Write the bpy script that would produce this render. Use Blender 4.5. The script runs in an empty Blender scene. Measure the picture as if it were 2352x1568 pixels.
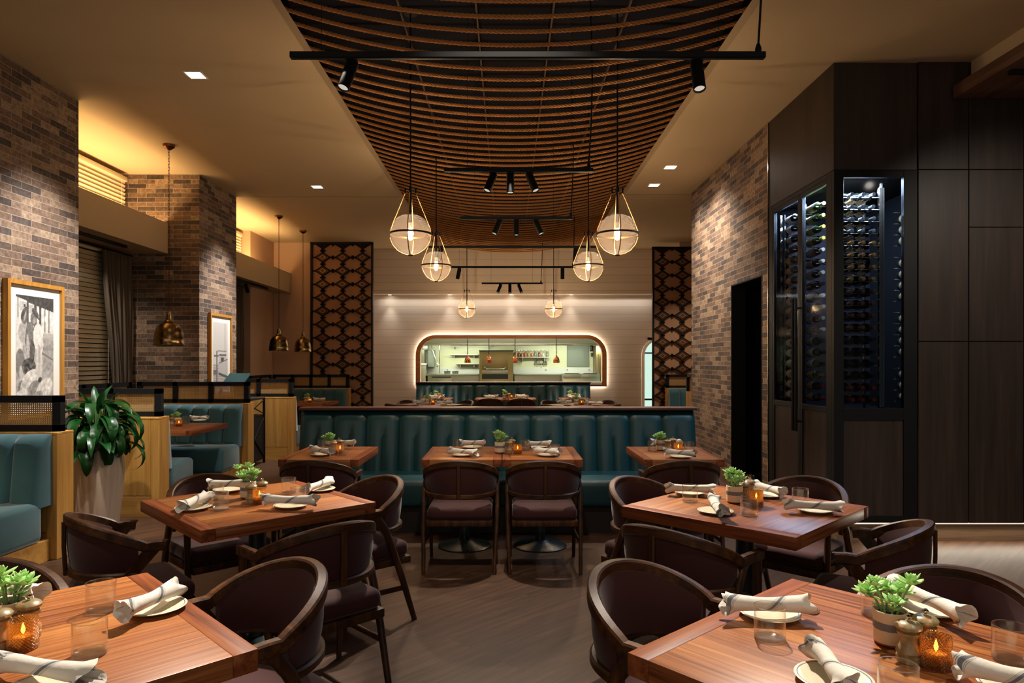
import bpy, bmesh, math, random
from mathutils import Vector, Matrix, geometry
PI = math.pi
sc = bpy.context.scene
COL = sc.collection
RND = random.Random(11)
F = 1568.0            # focal length in pixels of the 2352 px frame
HX, HY, EYE = 1166.0, 831.0, 1.5
def at(px, D): return (px - HX) * D / F            # world x of a column at depth D
def on(px, py, z):                                  # point of a horizontal plane z seen at a pixel
    D = F * (EYE - z) / (py - HY)
    return Vector(((px - HX) * D / F, D, z))
# ------------------------------------------------------------------ materials
def lin(c): return c / 12.92 if c <= 0.04045 else ((c + 0.055) / 1.055) ** 2.4
def hexc(h): return tuple(lin(int(h[i:i + 2], 16) / 255) for i in (0, 2, 4)) + (1,)
class NT:
    def __init__(s, name):
        s.m = bpy.data.materials.new(name); s.m.use_nodes = True
        s.t = s.m.node_tree; s.t.nodes.clear()
        s.out = s.n('ShaderNodeOutputMaterial')
    def n(s, typ, **kw):
        nd = s.t.nodes.new(typ)
        for k, v in kw.items():
            if k.startswith('i_'):
                key = k[2:].replace('_', ' ')
                nd.inputs[int(key) if key.isdigit() else key].default_value = v
            else: setattr(nd, k, v)
        return nd
    def l(s, a, b): s.t.links.new(a, b)
    def math(s, op, a, b=None, c=None):
        nd = s.n('ShaderNodeMath', operation=op)
        for i, v in enumerate((a, b, c)):
            if v is None: continue
            if isinstance(v, (int, float)): nd.inputs[i].default_value = v
            else: s.l(v, nd.inputs[i])
        return nd.outputs[0]
    def coord(s): return s.n('ShaderNodeTexCoord').outputs['Object']
    def xyz(s, v=None):
        nd = s.n('ShaderNodeSeparateXYZ'); s.l(v or s.coord(), nd.inputs[0]); return nd.outputs
    def comb(s, x, y, z):
        nd = s.n('ShaderNodeCombineXYZ')
        for i, v in enumerate((x, y, z)):
            if isinstance(v, (int, float)): nd.inputs[i].default_value = v
            else: s.l(v, nd.inputs[i])
        return nd.outputs[0]
    def map(s, v, scale=(1, 1, 1), loc=(0, 0, 0), rot=(0, 0, 0)):
        nd = s.n('ShaderNodeMapping'); s.l(v, nd.inputs[0])
        nd.inputs['Scale'].default_value = scale; nd.inputs['Location'].default_value = loc; nd.inputs['Rotation'].default_value = rot
        return nd.outputs[0]
    def noise(s, v, scale, detail=3, rough=.55):
        nd = s.n('ShaderNodeTexNoise'); s.l(v, nd.inputs['Vector'])
        nd.inputs['Scale'].default_value = scale; nd.inputs['Detail'].default_value = detail; nd.inputs['Roughness'].default_value = rough
        return nd.outputs['Fac']
    def ramp(s, f, stops, interp='LINEAR'):
        nd = s.n('ShaderNodeValToRGB'); s.l(f, nd.inputs[0]); cr = nd.color_ramp; cr.interpolation = interp
        while len(cr.elements) < len(stops): cr.elements.new(.5)
        for e, (p, c) in zip(cr.elements, stops): e.position = p; e.color = hexc(c) if isinstance(c, str) else c
        return nd.outputs[0]
    def mix(s, f, a, b, mode='MIX'):
        nd = s.n('ShaderNodeMix', data_type='RGBA', blend_type=mode)
        for i, v in ((0, f), (6, a), (7, b)):
            if isinstance(v, str): nd.inputs[i].default_value = hexc(v)
            elif isinstance(v, (int, float, tuple)): nd.inputs[i].default_value = v
            else: s.l(v, nd.inputs[i])
        return nd.outputs[2]
    def bump(s, h, strength=.3, dist=.01):
        nd = s.n('ShaderNodeBump'); s.l(h, nd.inputs['Height'])
        nd.inputs['Strength'].default_value = strength; nd.inputs['Distance'].default_value = dist
        return nd.outputs[0]
    def bsdf(s, col, rough=.5, metal=0, spec=.5, normal=None, coat=0, sheen=0, trans=0, emit=None, estr=0, sub=0):
        p = s.n('ShaderNodeBsdfPrincipled')
        for k, v in (('Base Color', col), ('Roughness', rough), ('Metallic', metal)):
            if isinstance(v, str): p.inputs[k].default_value = hexc(v)
            elif isinstance(v, (int, float, tuple)): p.inputs[k].default_value = v
            else: s.l(v, p.inputs[k])
        p.inputs['Specular IOR Level'].default_value = spec
        p.inputs['Coat Weight'].default_value = coat; p.inputs['Coat Roughness'].default_value = .12
        p.inputs['Sheen Weight'].default_value = sheen; p.inputs['Sheen Roughness'].default_value = .4
        p.inputs['Transmission Weight'].default_value = trans
        if sub: p.inputs['Subsurface Weight'].default_value = sub; p.inputs['Subsurface Scale'].default_value = .01
        if emit: p.inputs['Emission Color'].default_value = hexc(emit); p.inputs['Emission Strength'].default_value = estr
        if normal is not None: s.l(normal, p.inputs['Normal'])
        return p.outputs[0]
    def done(s, sh): s.l(sh, s.out.inputs[0]); return s.m

def plain(name, col, rough=.5, metal=0, spec=.5, bump=0, bscale=200, vary=0, vscale=6, **kw):
    t = NT(name); v = t.coord(); c = hexc(col)
    if vary:
        f = t.noise(v, vscale, 4)
        c = t.mix(f, tuple(x * (1 - vary) for x in c[:3]) + (1,), tuple(min(1, x * (1 + vary)) for x in c[:3]) + (1,))
    nrm = t.bump(t.noise(v, bscale, 2), bump, .002) if bump else None
    return t.done(t.bsdf(c, rough, metal, spec, nrm, **kw))

def wood(name, cols, axis='X', grain=1.0, rough=.4, spec=.5, coat=0, planks=0, bump=.08, gs=14):
    """grain runs along AXIS of the object; PLANKS: width of glued staves, 0 = none"""
    t = NT(name); x, y, z = t.xyz()
    a, b, c = {'X': (x, y, z), 'Y': (y, x, z), 'Z': (z, x, y)}[axis]
    oi = t.n('ShaderNodeObjectInfo').outputs['Random']
    sh = t.math('MULTIPLY', oi, 17.0)
    if planks:
        k = t.math('FLOOR', t.math('DIVIDE', b, planks))
        wn = t.n('ShaderNodeTexWhiteNoise', noise_dimensions='1D'); t.l(t.math('ADD', k, sh), wn.inputs['W'])
        off = t.math('MULTIPLY', wn.outputs[0], 31.0)
    else: off = sh
    v = t.comb(t.math('ADD', t.math('MULTIPLY', a, .9 * grain), off), t.math('MULTIPLY', b, gs * grain), t.math('MULTIPLY', c, gs * grain))
    n1 = t.noise(v, 1.6, 5, .6)
    v2 = t.comb(t.math('ADD', t.math('MULTIPLY', a, 5 * grain), off), t.math('MULTIPLY', b, 160 * grain), t.math('MULTIPLY', c, 160 * grain))
    n2 = t.noise(v2, 1.0, 2)
    f = t.math('ADD', t.math('MULTIPLY', n1, .78), t.math('MULTIPLY', n2, .22))
    if planks: f = t.math('ADD', f, t.math('MULTIPLY', t.math('SUBTRACT', wn.outputs[0], .5), .16))
    col = t.ramp(f, [(.34, cols[0]), (.5, cols[1]), (.66, cols[2])])
    return t.done(t.bsdf(col, rough, 0, spec, t.bump(n2, bump, .002), coat=coat))

def brick_mat(name, tint=1.0):
    t = NT(name); x, y, z = t.xyz()
    v = t.comb(t.math('ADD', x, y), z, 0)
    b = t.n('ShaderNodeTexBrick'); t.l(v, b.inputs['Vector'])
    b.offset = .5; b.squash = 1
    for k, val in (('Scale', 1), ('Mortar Size', .0022), ('Mortar Smooth', .25), ('Bias', 0), ('Brick Width', .238), ('Row Height', .0605)): b.inputs[k].default_value = val
    b.inputs['Color1'].default_value = (0, 0, 0, 1); b.inputs['Color2'].default_value = (1, 1, 1, 1); b.inputs['Mortar'].default_value = (.5, .5, .5, 1)
    br = t.ramp(b.outputs['Color'], [(0, '3a3434'), (.12, '50463f'), (.22, '7f6856'), (.38, '9b836e'), (.52, '866e5c'), (.66, 'b29a80'), (.82, '6f5b4c'), (.92, '4a4444')], 'CONSTANT')
    v3 = t.comb(t.math('ADD', x, y), z, 3.7)
    n = t.noise(v3, 9, 6, .65); n2 = t.noise(v3, 26, 5, .7)
    br = t.mix(t.math('MULTIPLY', n, .75), br, '6b5a4d', 'MIX')
    br = t.mix(.75, br, t.ramp(n2, [(.3, '5a5a5a'), (.7, 'ffffff')]), 'MULTIPLY')
    br = t.mix(1.0, br, (tint * 1.12, tint * 1.05, tint, 1), 'MULTIPLY')
    col = t.mix(b.outputs['Fac'], br, 'a09284')
    h = t.math('SUBTRACT', t.math('MULTIPLY', n2, .35), b.outputs['Fac'])
    return t.done(t.bsdf(col, .75, 0, .3, t.bump(h, .5, .006)))

def thin_glass(name, tint='ffffff', refl=1.0, rough=.02, haze=0):
    """a sheet of glass: tinted see-through with Fresnel reflection"""
    t = NT(name)
    tr = t.n('ShaderNodeBsdfTransparent'); tr.inputs[0].default_value = hexc(tint)
    gl = t.n('ShaderNodeBsdfGlossy'); gl.inputs['Roughness'].default_value = rough; gl.inputs[0].default_value = (refl, refl, refl, 1)
    lw = t.n('ShaderNodeLayerWeight'); lw.inputs[0].default_value = .5
    fac = t.math('ADD', t.math('MULTIPLY', t.math('POWER', lw.outputs['Facing'], 4.0), .8), .045)
    base = tr.outputs[0]
    if haze:
        df = t.n('ShaderNodeBsdfTranslucent'); df.inputs[0].default_value = hexc(tint)
        mh = t.n('ShaderNodeMixShader'); mh.inputs[0].default_value = haze; t.l(base, mh.inputs[1]); t.l(df.outputs[0], mh.inputs[2]); base = mh.outputs[0]
    mx = t.n('ShaderNodeMixShader'); t.l(fac, mx.inputs[0]); t.l(base, mx.inputs[1]); t.l(gl.outputs[0], mx.inputs[2])
    return t.done(mx.outputs[0])

def emis(name, col, strength):
    t = NT(name); e = t.n('ShaderNodeEmission'); e.inputs[0].default_value = hexc(col); e.inputs[1].default_value = strength
    return t.done(e.outputs[0])

def cane_mat():
    t = NT('woven cane'); x, y, z = t.xyz(); u = t.math('ADD', x, y)
    k = 2 * PI / .0165
    a = t.math('SINE', t.math('MULTIPLY', u, k)); b = t.math('SINE', t.math('MULTIPLY', z, k))
    hole = t.math('GREATER_THAN', t.math('MINIMUM', a, b), .30)
    strand = t.math('SINE', t.math('MULTIPLY', t.math('ADD', u, z), k))
    col = t.mix(t.math('MULTIPLY', t.math('ADD', strand, 1), .5), 'b08a55', 'd2ac72')
    tr = t.n('ShaderNodeBsdfTransparent')
    df = t.bsdf(col, .6, 0, .3); tl = t.n('ShaderNodeBsdfTranslucent'); t.l(col, tl.inputs[0])
    m0 = t.n('ShaderNodeMixShader'); m0.inputs[0].default_value = .3; t.l(df, m0.inputs[1]); t.l(tl.outputs[0], m0.inputs[2])
    m1 = t.n('ShaderNodeMixShader'); t.l(hole, m1.inputs[0]); t.l(m0.outputs[0], m1.inputs[1]); t.l(tr.outputs[0], m1.inputs[2])
    return t.done(m1.outputs[0])

def velvet(name, dark, light, rough=.75, sheen=.5):
    t = NT(name); v = t.coord()
    n = t.noise(v, 5, 3); n2 = t.noise(v, 500, 1)
    col = t.mix(n, dark, light)
    return t.done(t.bsdf(col, rough, 0, .25, t.bump(n2, .12, .001), sheen=sheen))

def leather(name, dark, light, rough=.38):
    t = NT(name); v = t.coord()
    n = t.noise(v, 7, 4); n2 = t.noise(v, 160, 3)
    return t.done(t.bsdf(t.mix(n, dark, light), t.math('ADD', t.math('MULTIPLY', n, .15), rough - .06), 0, .5, t.bump(n2, .15, .0015)))

def floor_mat():
    t = NT('wide plank floor'); x, y, z = t.xyz()
    r = .7071
    u = t.math('MULTIPLY', t.math('ADD', x, y), r); v = t.math('MULTIPLY', t.math('SUBTRACT', y, x), r)
    b = t.n('ShaderNodeTexBrick'); t.l(t.comb(u, v, 0), b.inputs['Vector'])
    for k, val in (('Scale', 1), ('Mortar Size', .0012), ('Mortar Smooth', .1), ('Bias', 0), ('Brick Width', 1.6), ('Row Height', .19)): b.inputs[k].default_value = val
    b.inputs['Color1'].default_value = (0, 0, 0, 1); b.inputs['Color2'].default_value = (1, 1, 1, 1)
    sep = t.n('ShaderNodeSeparateColor'); t.l(b.outputs['Color'], sep.inputs[0])
    off = t.math('MULTIPLY', sep.outputs[0], 23)
    g = t.noise(t.comb(t.math('ADD', t.math('MULTIPLY', u, 1.2), off), t.math('MULTIPLY', v, 16), 0), 1.5, 5, .62)
    g2 = t.noise(t.comb(t.math('ADD', t.math('MULTIPLY', u, 6), off), t.math('MULTIPLY', v, 150), 0), 1, 2)
    f = t.math('ADD', t.math('ADD', t.math('MULTIPLY', g, .7), t.math('MULTIPLY', g2, .2)), t.math('MULTIPLY', sep.outputs[0], .12))
    col = t.ramp(f, [(.3, '2f1f15'), (.5, '483122'), (.7, '62442f')])
    col = t.mix(b.outputs['Fac'], col, '2a211b')
    return t.done(t.bsdf(col, .5, 0, .35, t.bump(t.math('SUBTRACT', g2, b.outputs['Fac']), .15, .002)))

def shiplap_mat():
    t = NT('painted shiplap boards'); x, y, z = t.xyz()
    zz = t.math('DIVIDE', z, .172); k = t.math('FLOOR', zz); fr = t.math('FRACT', zz)
    groove = t.math('LESS_THAN', fr, .035)
    wn = t.n('ShaderNodeTexWhiteNoise', noise_dimensions='1D'); t.l(k, wn.inputs['W'])
    n = t.noise(t.comb(t.math('MULTIPLY', x, .7), t.math('MULTIPLY', z, 20), k), 1.4, 4)
    col = t.mix(t.math('ADD', t.math('MULTIPLY', wn.outputs[0], .35), t.math('MULTIPLY', n, .5)), 'c6baaa', 'b2a594')
    col = t.mix(groove, col, '8d7b68')
    h = t.math('ADD', t.math('MULTIPLY', fr, .5), t.math('MULTIPLY', groove, -1.0))
    return t.done(t.bsdf(col, .55, 0, .3, t.bump(h, .35, .01)))

def napkin_mat():
    t = NT('striped linen'); tc = t.n('ShaderNodeTexCoord').outputs['UV']
    s = t.n('ShaderNodeSeparateXYZ'); t.l(tc, s.inputs[0]); u, v = s.outputs[0], s.outputs[1]
    w = t.math('FRACT', t.math('ADD', t.math('MULTIPLY', u, 1.9), v))
    def band(c, h): return t.math('LESS_THAN', t.math('ABSOLUTE', t.math('SUBTRACT', w, c)), h)
    m = band(.5, .035)
    for c in (.40, .43, .46, .54, .57, .60): m = t.math('MAXIMUM', m, t.math('MULTIPLY', band(c, .006), .8))
    n = t.noise(t.coord(), 900, 1)
    col = t.mix(m, t.mix(n, 'cfc9be', 'dfdad0'), '6c6f74')
    return t.done(t.bsdf(col, .9, 0, .1, t.bump(t.noise(t.coord(), 60, 3), .3, .004)))

def plate_mat():
    t = NT('speckled cream stoneware'); x, y, z = t.xyz()
    r = t.math('SQRT', t.math('ADD', t.math('MULTIPLY', x, x), t.math('MULTIPLY', y, y)))
    m = t.math('LESS_THAN', t.math('ABSOLUTE', t.math('SUBTRACT', r, .078)), .0013)
    n = t.noise(t.coord(), 300, 2)
    col = t.mix(m, t.mix(n, 'd6cbaf', 'e0d6bd'), '5f6468')
    return t.done(t.bsdf(col, .3, 0, .5))

def pot_mat():
    t = NT('banded ceramic'); x, y, z = t.xyz()
    n = t.noise(t.coord(), 60, 4)
    zz = t.math('ADD', z, t.math('MULTIPLY', t.math('SUBTRACT', n, .5), .004))
    m = t.math('MULTIPLY', t.math('GREATER_THAN', zz, .042), t.math('LESS_THAN', zz, .062))
    b = t.math('LESS_THAN', z, .008)
    col = t.mix(b, t.mix(m, t.mix(n, 'd8c4a4', 'e0cdb0'), t.mix(n, '5f6469', '7d8388')), '8a4527')
    return t.done(t.bsdf(col, .45, 0, .4))

def hobnail_mat():
    t = NT('amber hobnail glass'); x, y, z = t.xyz()
    ang = t.math('ARCTAN2', y, x)
    h = t.math('MULTIPLY', t.math('SINE', t.math('MULTIPLY', ang, 26)), t.math('SINE', t.math('MULTIPLY', z, 2 * PI / .0085)))
    nrm = t.bump(h, .9, .004)
    tr = t.n('ShaderNodeBsdfTransparent'); tr.inputs[0].default_value = hexc('f0cf9c')
    tl = t.n('ShaderNodeBsdfTranslucent'); tl.inputs[0].default_value = hexc('cf9448'); t.l(nrm, tl.inputs['Normal'])
    gl = t.n('ShaderNodeBsdfGlossy'); gl.inputs[0].default_value = (1, .84, .6, 1); gl.inputs['Roughness'].default_value = .12; t.l(nrm, gl.inputs['Normal'])
    a = t.n('ShaderNodeMixShader'); t.l(t.math('ADD', t.math('MULTIPLY', h, .25), .38), a.inputs[0]); t.l(tr.outputs[0], a.inputs[1]); t.l(tl.outputs[0], a.inputs[2])
    c = t.n('ShaderNodeMixShader'); c.inputs[0].default_value = .22; t.l(a.outputs[0], c.inputs[1]); t.l(gl.outputs[0], c.inputs[2])
    return t.done(c.outputs[0])

def mill_mat():
    t = NT('worn painted wood'); v = t.coord()
    n = t.noise(t.map(v, (1, 1, .35)), 42, 4, .6)
    col = t.ramp(n, [(.40, '85744f'), (.56, 'a08e68'), (.60, 'bd7e48'), (.75, '9d6a3a')])
    return t.done(t.bsdf(col, .35, 0, .5))

def leaf_mat(name, a, b, rough=.3, sub=0):
    t = NT(name); n = t.noise(t.coord(), 14, 3)
    n2 = t.noise(t.coord(), 90, 2)
    p = t.bsdf(t.mix(n, a, b), rough, 0, .36, t.bump(n2, .25, .003))
    tl = t.n('ShaderNodeBsdfTranslucent'); tl.inputs[0].default_value = hexc(b)
    m = t.n('ShaderNodeMixShader'); m.inputs[0].default_value = .15 + sub; t.l(p, m.inputs[1]); t.l(tl.outputs[0], m.inputs[2])
    return t.done(m.outputs[0])

def vcol_mat():
    t = NT('photographic print'); a = t.n('ShaderNodeVertexColor', layer_name='print')
    return t.done(t.bsdf(a.outputs[0], .6, 0, .2))

def brushed(name, col, rough=.35):
    t = NT(name); x, y, z = t.xyz()
    n = t.noise(t.comb(t.math('MULTIPLY', x, 2), t.math('MULTIPLY', y, 2), t.math('MULTIPLY', z, 90)), 1.5, 3)
    return t.done(t.bsdf(t.mix(t.math('MULTIPLY', n, .35), col, '6a675c'), rough, .85, .5))

M = {}
WAL = ('603319', '92562f', 'b1763f')
for ax in 'XY':
    M['walnut_' + ax] = wood('glossy walnut ' + ax, WAL, ax, 1.0, .36, .32, 0, planks=.085, gs=42)
M['walnut_edge'] = wood('walnut edging', ('4d2413', '7d4326', '96592f'), 'Y', 1, .46, .15)
M['chair_wood'] = wood('dark oiled oak', ('1e0f06', '3c220f', '58361b'), 'Z', 1.2, .48, .25)
M['chair_rail'] = wood('polished dark oak', ('1e0f06', '40240f', '5c391c'), 'X', 1.0, .46, .28)
M['oak'] = wood('honey oak veneer', ('a57637', 'b88843', 'c89a55'), 'Z', .8, .45, .4)
M['oak_x'] = wood('honey oak base board', ('a57637', 'b88843', 'c89a55'), 'X', .8, .45, .4)
M['rail_brown'] = wood('dark walnut rail', ('2a150d', '44251a', '553226'), 'X', 1, .4)
M['plinth'] = plain('dark brown plinth', '1a100b', .5)
M['panel'] = wood('smoked oak panelling', ('251c18', '2e2420', '392d25'), 'Z', .6, .42, .35)
M['toekick'] = wood('smoked oak toe kick', ('54412f', '6b5540', '7c654d'), 'X', .8, .5)
M['canopy'] = wood('walnut ceiling boards', ('40291f', '5c4030', '705342'), 'Y', .7, .5, planks=.14)
M['brick'] = brick_mat('thin brick tile')
M['floor'] = floor_mat()
M['ceiling'] = plain('taupe plaster ceiling', 'bda888', .9, spec=.1, vary=.03, vscale=2)
M['plaster'] = plain('warm plaster', 'c0a085', .9, spec=.1, vary=.03, vscale=3)
M['plenum'] = plain('black plenum', '17151a', .9, spec=.1)
M['plenum_rail'] = plain('brown ceiling rail', '4a3828', .7)
M['shiplap'] = shiplap_mat()
M['velvet'] = velvet('teal velvet', '2d4e55', '3d656c')
M['leather'] = leather('deep teal leather', '0a3035', '114249')
M['maroon'] = velvet('aubergine velvet', '301615', '462422', .8, .2)
M['black'] = plain('matte black metal', '08090a', .6, spec=.22)
M['blackwood'] = plain('black stained wood', '0d1014', .55, spec=.25)
M['bronze_black'] = plain('dark bronze frame', '0a0a0d', .5, spec=.25)
M['tealblack'] = plain('dark teal enamel', '0c1d20', .35)
M['cane'] = cane_mat()
M['glass'] = thin_glass('clear tumbler glass', 'fcfcfa', 1.0, .13)
M['globe'] = thin_glass('faintly amber globe glass', 'fdf3e4', .9, .03, .02)
def solid_glass():
    t = NT('thick clear glass'); g = t.n('ShaderNodeBsdfGlass'); g.inputs['Roughness'].default_value = .02; g.inputs['IOR'].default_value = 1.45; g.inputs[0].default_value = (1, .99, .97, 1)
    a = t.n('ShaderNodeBsdfTransparent'); gl = t.n('ShaderNodeBsdfGlossy'); gl.inputs['Roughness'].default_value = .1; m = t.n('ShaderNodeMixShader'); m.inputs[0].default_value = .45
    t.l(a.outputs[0], m.inputs[1]); t.l(g.outputs[0], m.inputs[2]); k = t.n('ShaderNodeMixShader'); k.inputs[0].default_value = .07; t.l(m.outputs[0], k.inputs[1]); t.l(gl.outputs[0], k.inputs[2])
    return t.done(k.outputs[0])
M['thick_glass'] = solid_glass()
M['pane'] = thin_glass('cabinet glass', 'd8e0ea', .08, .06)
M['cabinet_black'] = plain('cabinet lining black', '060709', .95, spec=.05)
M['night'] = plain('dark night window', '06070a', .1)
M['napkin'] = napkin_mat(); M['plate'] = plate_mat(); M['pot'] = pot_mat(); M['hobnail'] = hobnail_mat(); M['mill'] = mill_mat()
M['silver'] = plain('polished steel', 'd8d4cc', .15, 1)
M['brass'] = plain('antique brass', '8f7850', .24, 1, vary=.3, vscale=9)
M['dark_brass'] = plain('dark brass', '3a2e1c', .35, 1)
M['succulent'] = leaf_mat('jade succulent', 'a0d47a', 'cbf0a6', .35, .12)
M['stem'] = plain('green stem', '6d8f52', .5)
M['soil'] = plain('dark soil', '1c140e', .95, vary=.4, vscale=60)
M['gloss_leaf'] = leaf_mat('glossy dark leaf', '0a3010', '174a1b', .3)
M['planter'] = plain('ribbed stone planter', 'd0bfac', .45, vary=.06, vscale=8)
M['wax'] = plain('candle wax', 'e8d8b8', .5)
M['flame'] = emis('candle flame', 'ffc880', 12)
M['bulb'] = emis('warm bulb', 'ffc27a', 55)
M['lens'] = emis('spot lens', 'fff0dc', .22)
M['down'] = emis('downlight lens', 'fff2e2', 12)
M['led_white'] = emis('warm white LED strip', 'fff0dc', 9)
M['led_base'] = emis('base LED strip', 'fff0dc', .35)
M['led_cool'] = emis('cool LED strip', 'bcd6ff', 16)
M['kitchen_tube'] = emis('kitchen light', 'f4ffe0', 3)
M['rope'] = plain('manila rope', 'b27a45', .85, spec=.15, vary=.2, vscale=60, bump=.3, bscale=300)
M['thin_rope'] = plain('thin tan cord', 'b48552', .8, vary=.15, vscale=80)
M['chain'] = plain('bronze chain', '4a3018', .4, .9)
M['copper'] = plain('copper canopy', '7a4a2c', .35, 1)
M['heat'] = plain('copper heat lamp', 'b06a48', .22, 1)
M['frame_gold'] = wood('gilded oak frame', ('8f5f1f', 'a8742a', 'bd8736'), 'Z', 1, .4)
M['mat'] = plain('white mount board', 'd8d4cb', .9, spec=.1)
M['print'] = vcol_mat()
M['blind'] = plain('cream wooden slat', 'd8c8a8', .5)
M['curtain'] = plain('grey brown drape', '5f5549', .9, spec=.1, bump=.2, bscale=400)
M['lattice'] = plain('dark carved lattice', '1c110b', .75, spec=.2)
M['gold'] = plain('gold inlay', 'a5773a', .4, .3)
M['brown'] = plain('brown inlay', '4d2b14', .5)
M['panel_tan'] = plain('tan panel backing', 'a57a58', .8, vary=.05)
M['steel'] = brushed('stainless steel', 'b9b7a6')
M['steel_warm'] = brushed('bronzed stainless', 'a48f62', .4)
M['tile'] = plain('pale kitchen tile', 'e2e2b8', .35)
M['ktile'] = plain('white kitchen tile', 'e6e8dc', .3)
M['kgrey'] = plain('grey kitchen board', '8c9384', .5)
M['kdark'] = plain('kitchen black', '0b0c0d', .4)
M['kitchen_frame'] = wood('chestnut window frame', ('8a5426', 'a5682f', 'b5783c'), 'X', .7, .45)
M['white_trim'] = plain('white trim', 'f0e8dc', .5)
M['white_plastic'] = plain('white plastic', 'd8dad0', .4)
M['orange_spice'] = plain('orange spice', 'c8641c', .6); M['yellow_spice'] = plain('tan spice', 'c4a066', .6); M['red_spice'] = plain('red spice', '8a3018', .6)
M['teal_mat'] = plain('dark teal screen back', '0f3a3c', .35)
BOT = {'green': plain('green bottle glass', '26401a', .08, coat=.5), 'black': plain('black bottle glass', '0a0d0b', .06, coat=.6)}
LAB = {k: plain(k + ' label', c, .6) for k, c in (('yellow', 'b3ad4a'), ('grey', '8e8a8a'), ('white', 'bfbcb8'), ('cream', 'c2ad8c'), ('gold', 'b08a4a'), ('tan', 'a08868'), ('dim', '4a3c22'))}
CAP = {k: plain(k + ' capsule', c, .3, mt) for k, c, mt in (('yellow', 'c9c14e', 0), ('silver', '8f949c', .6), ('white', 'c4c0b6', 0), ('gold', 'b5843a', .5), ('red', '7a2028', 0), ('dark', '16181c', .2), ('bronze', '6b4a30', .4))}
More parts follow.
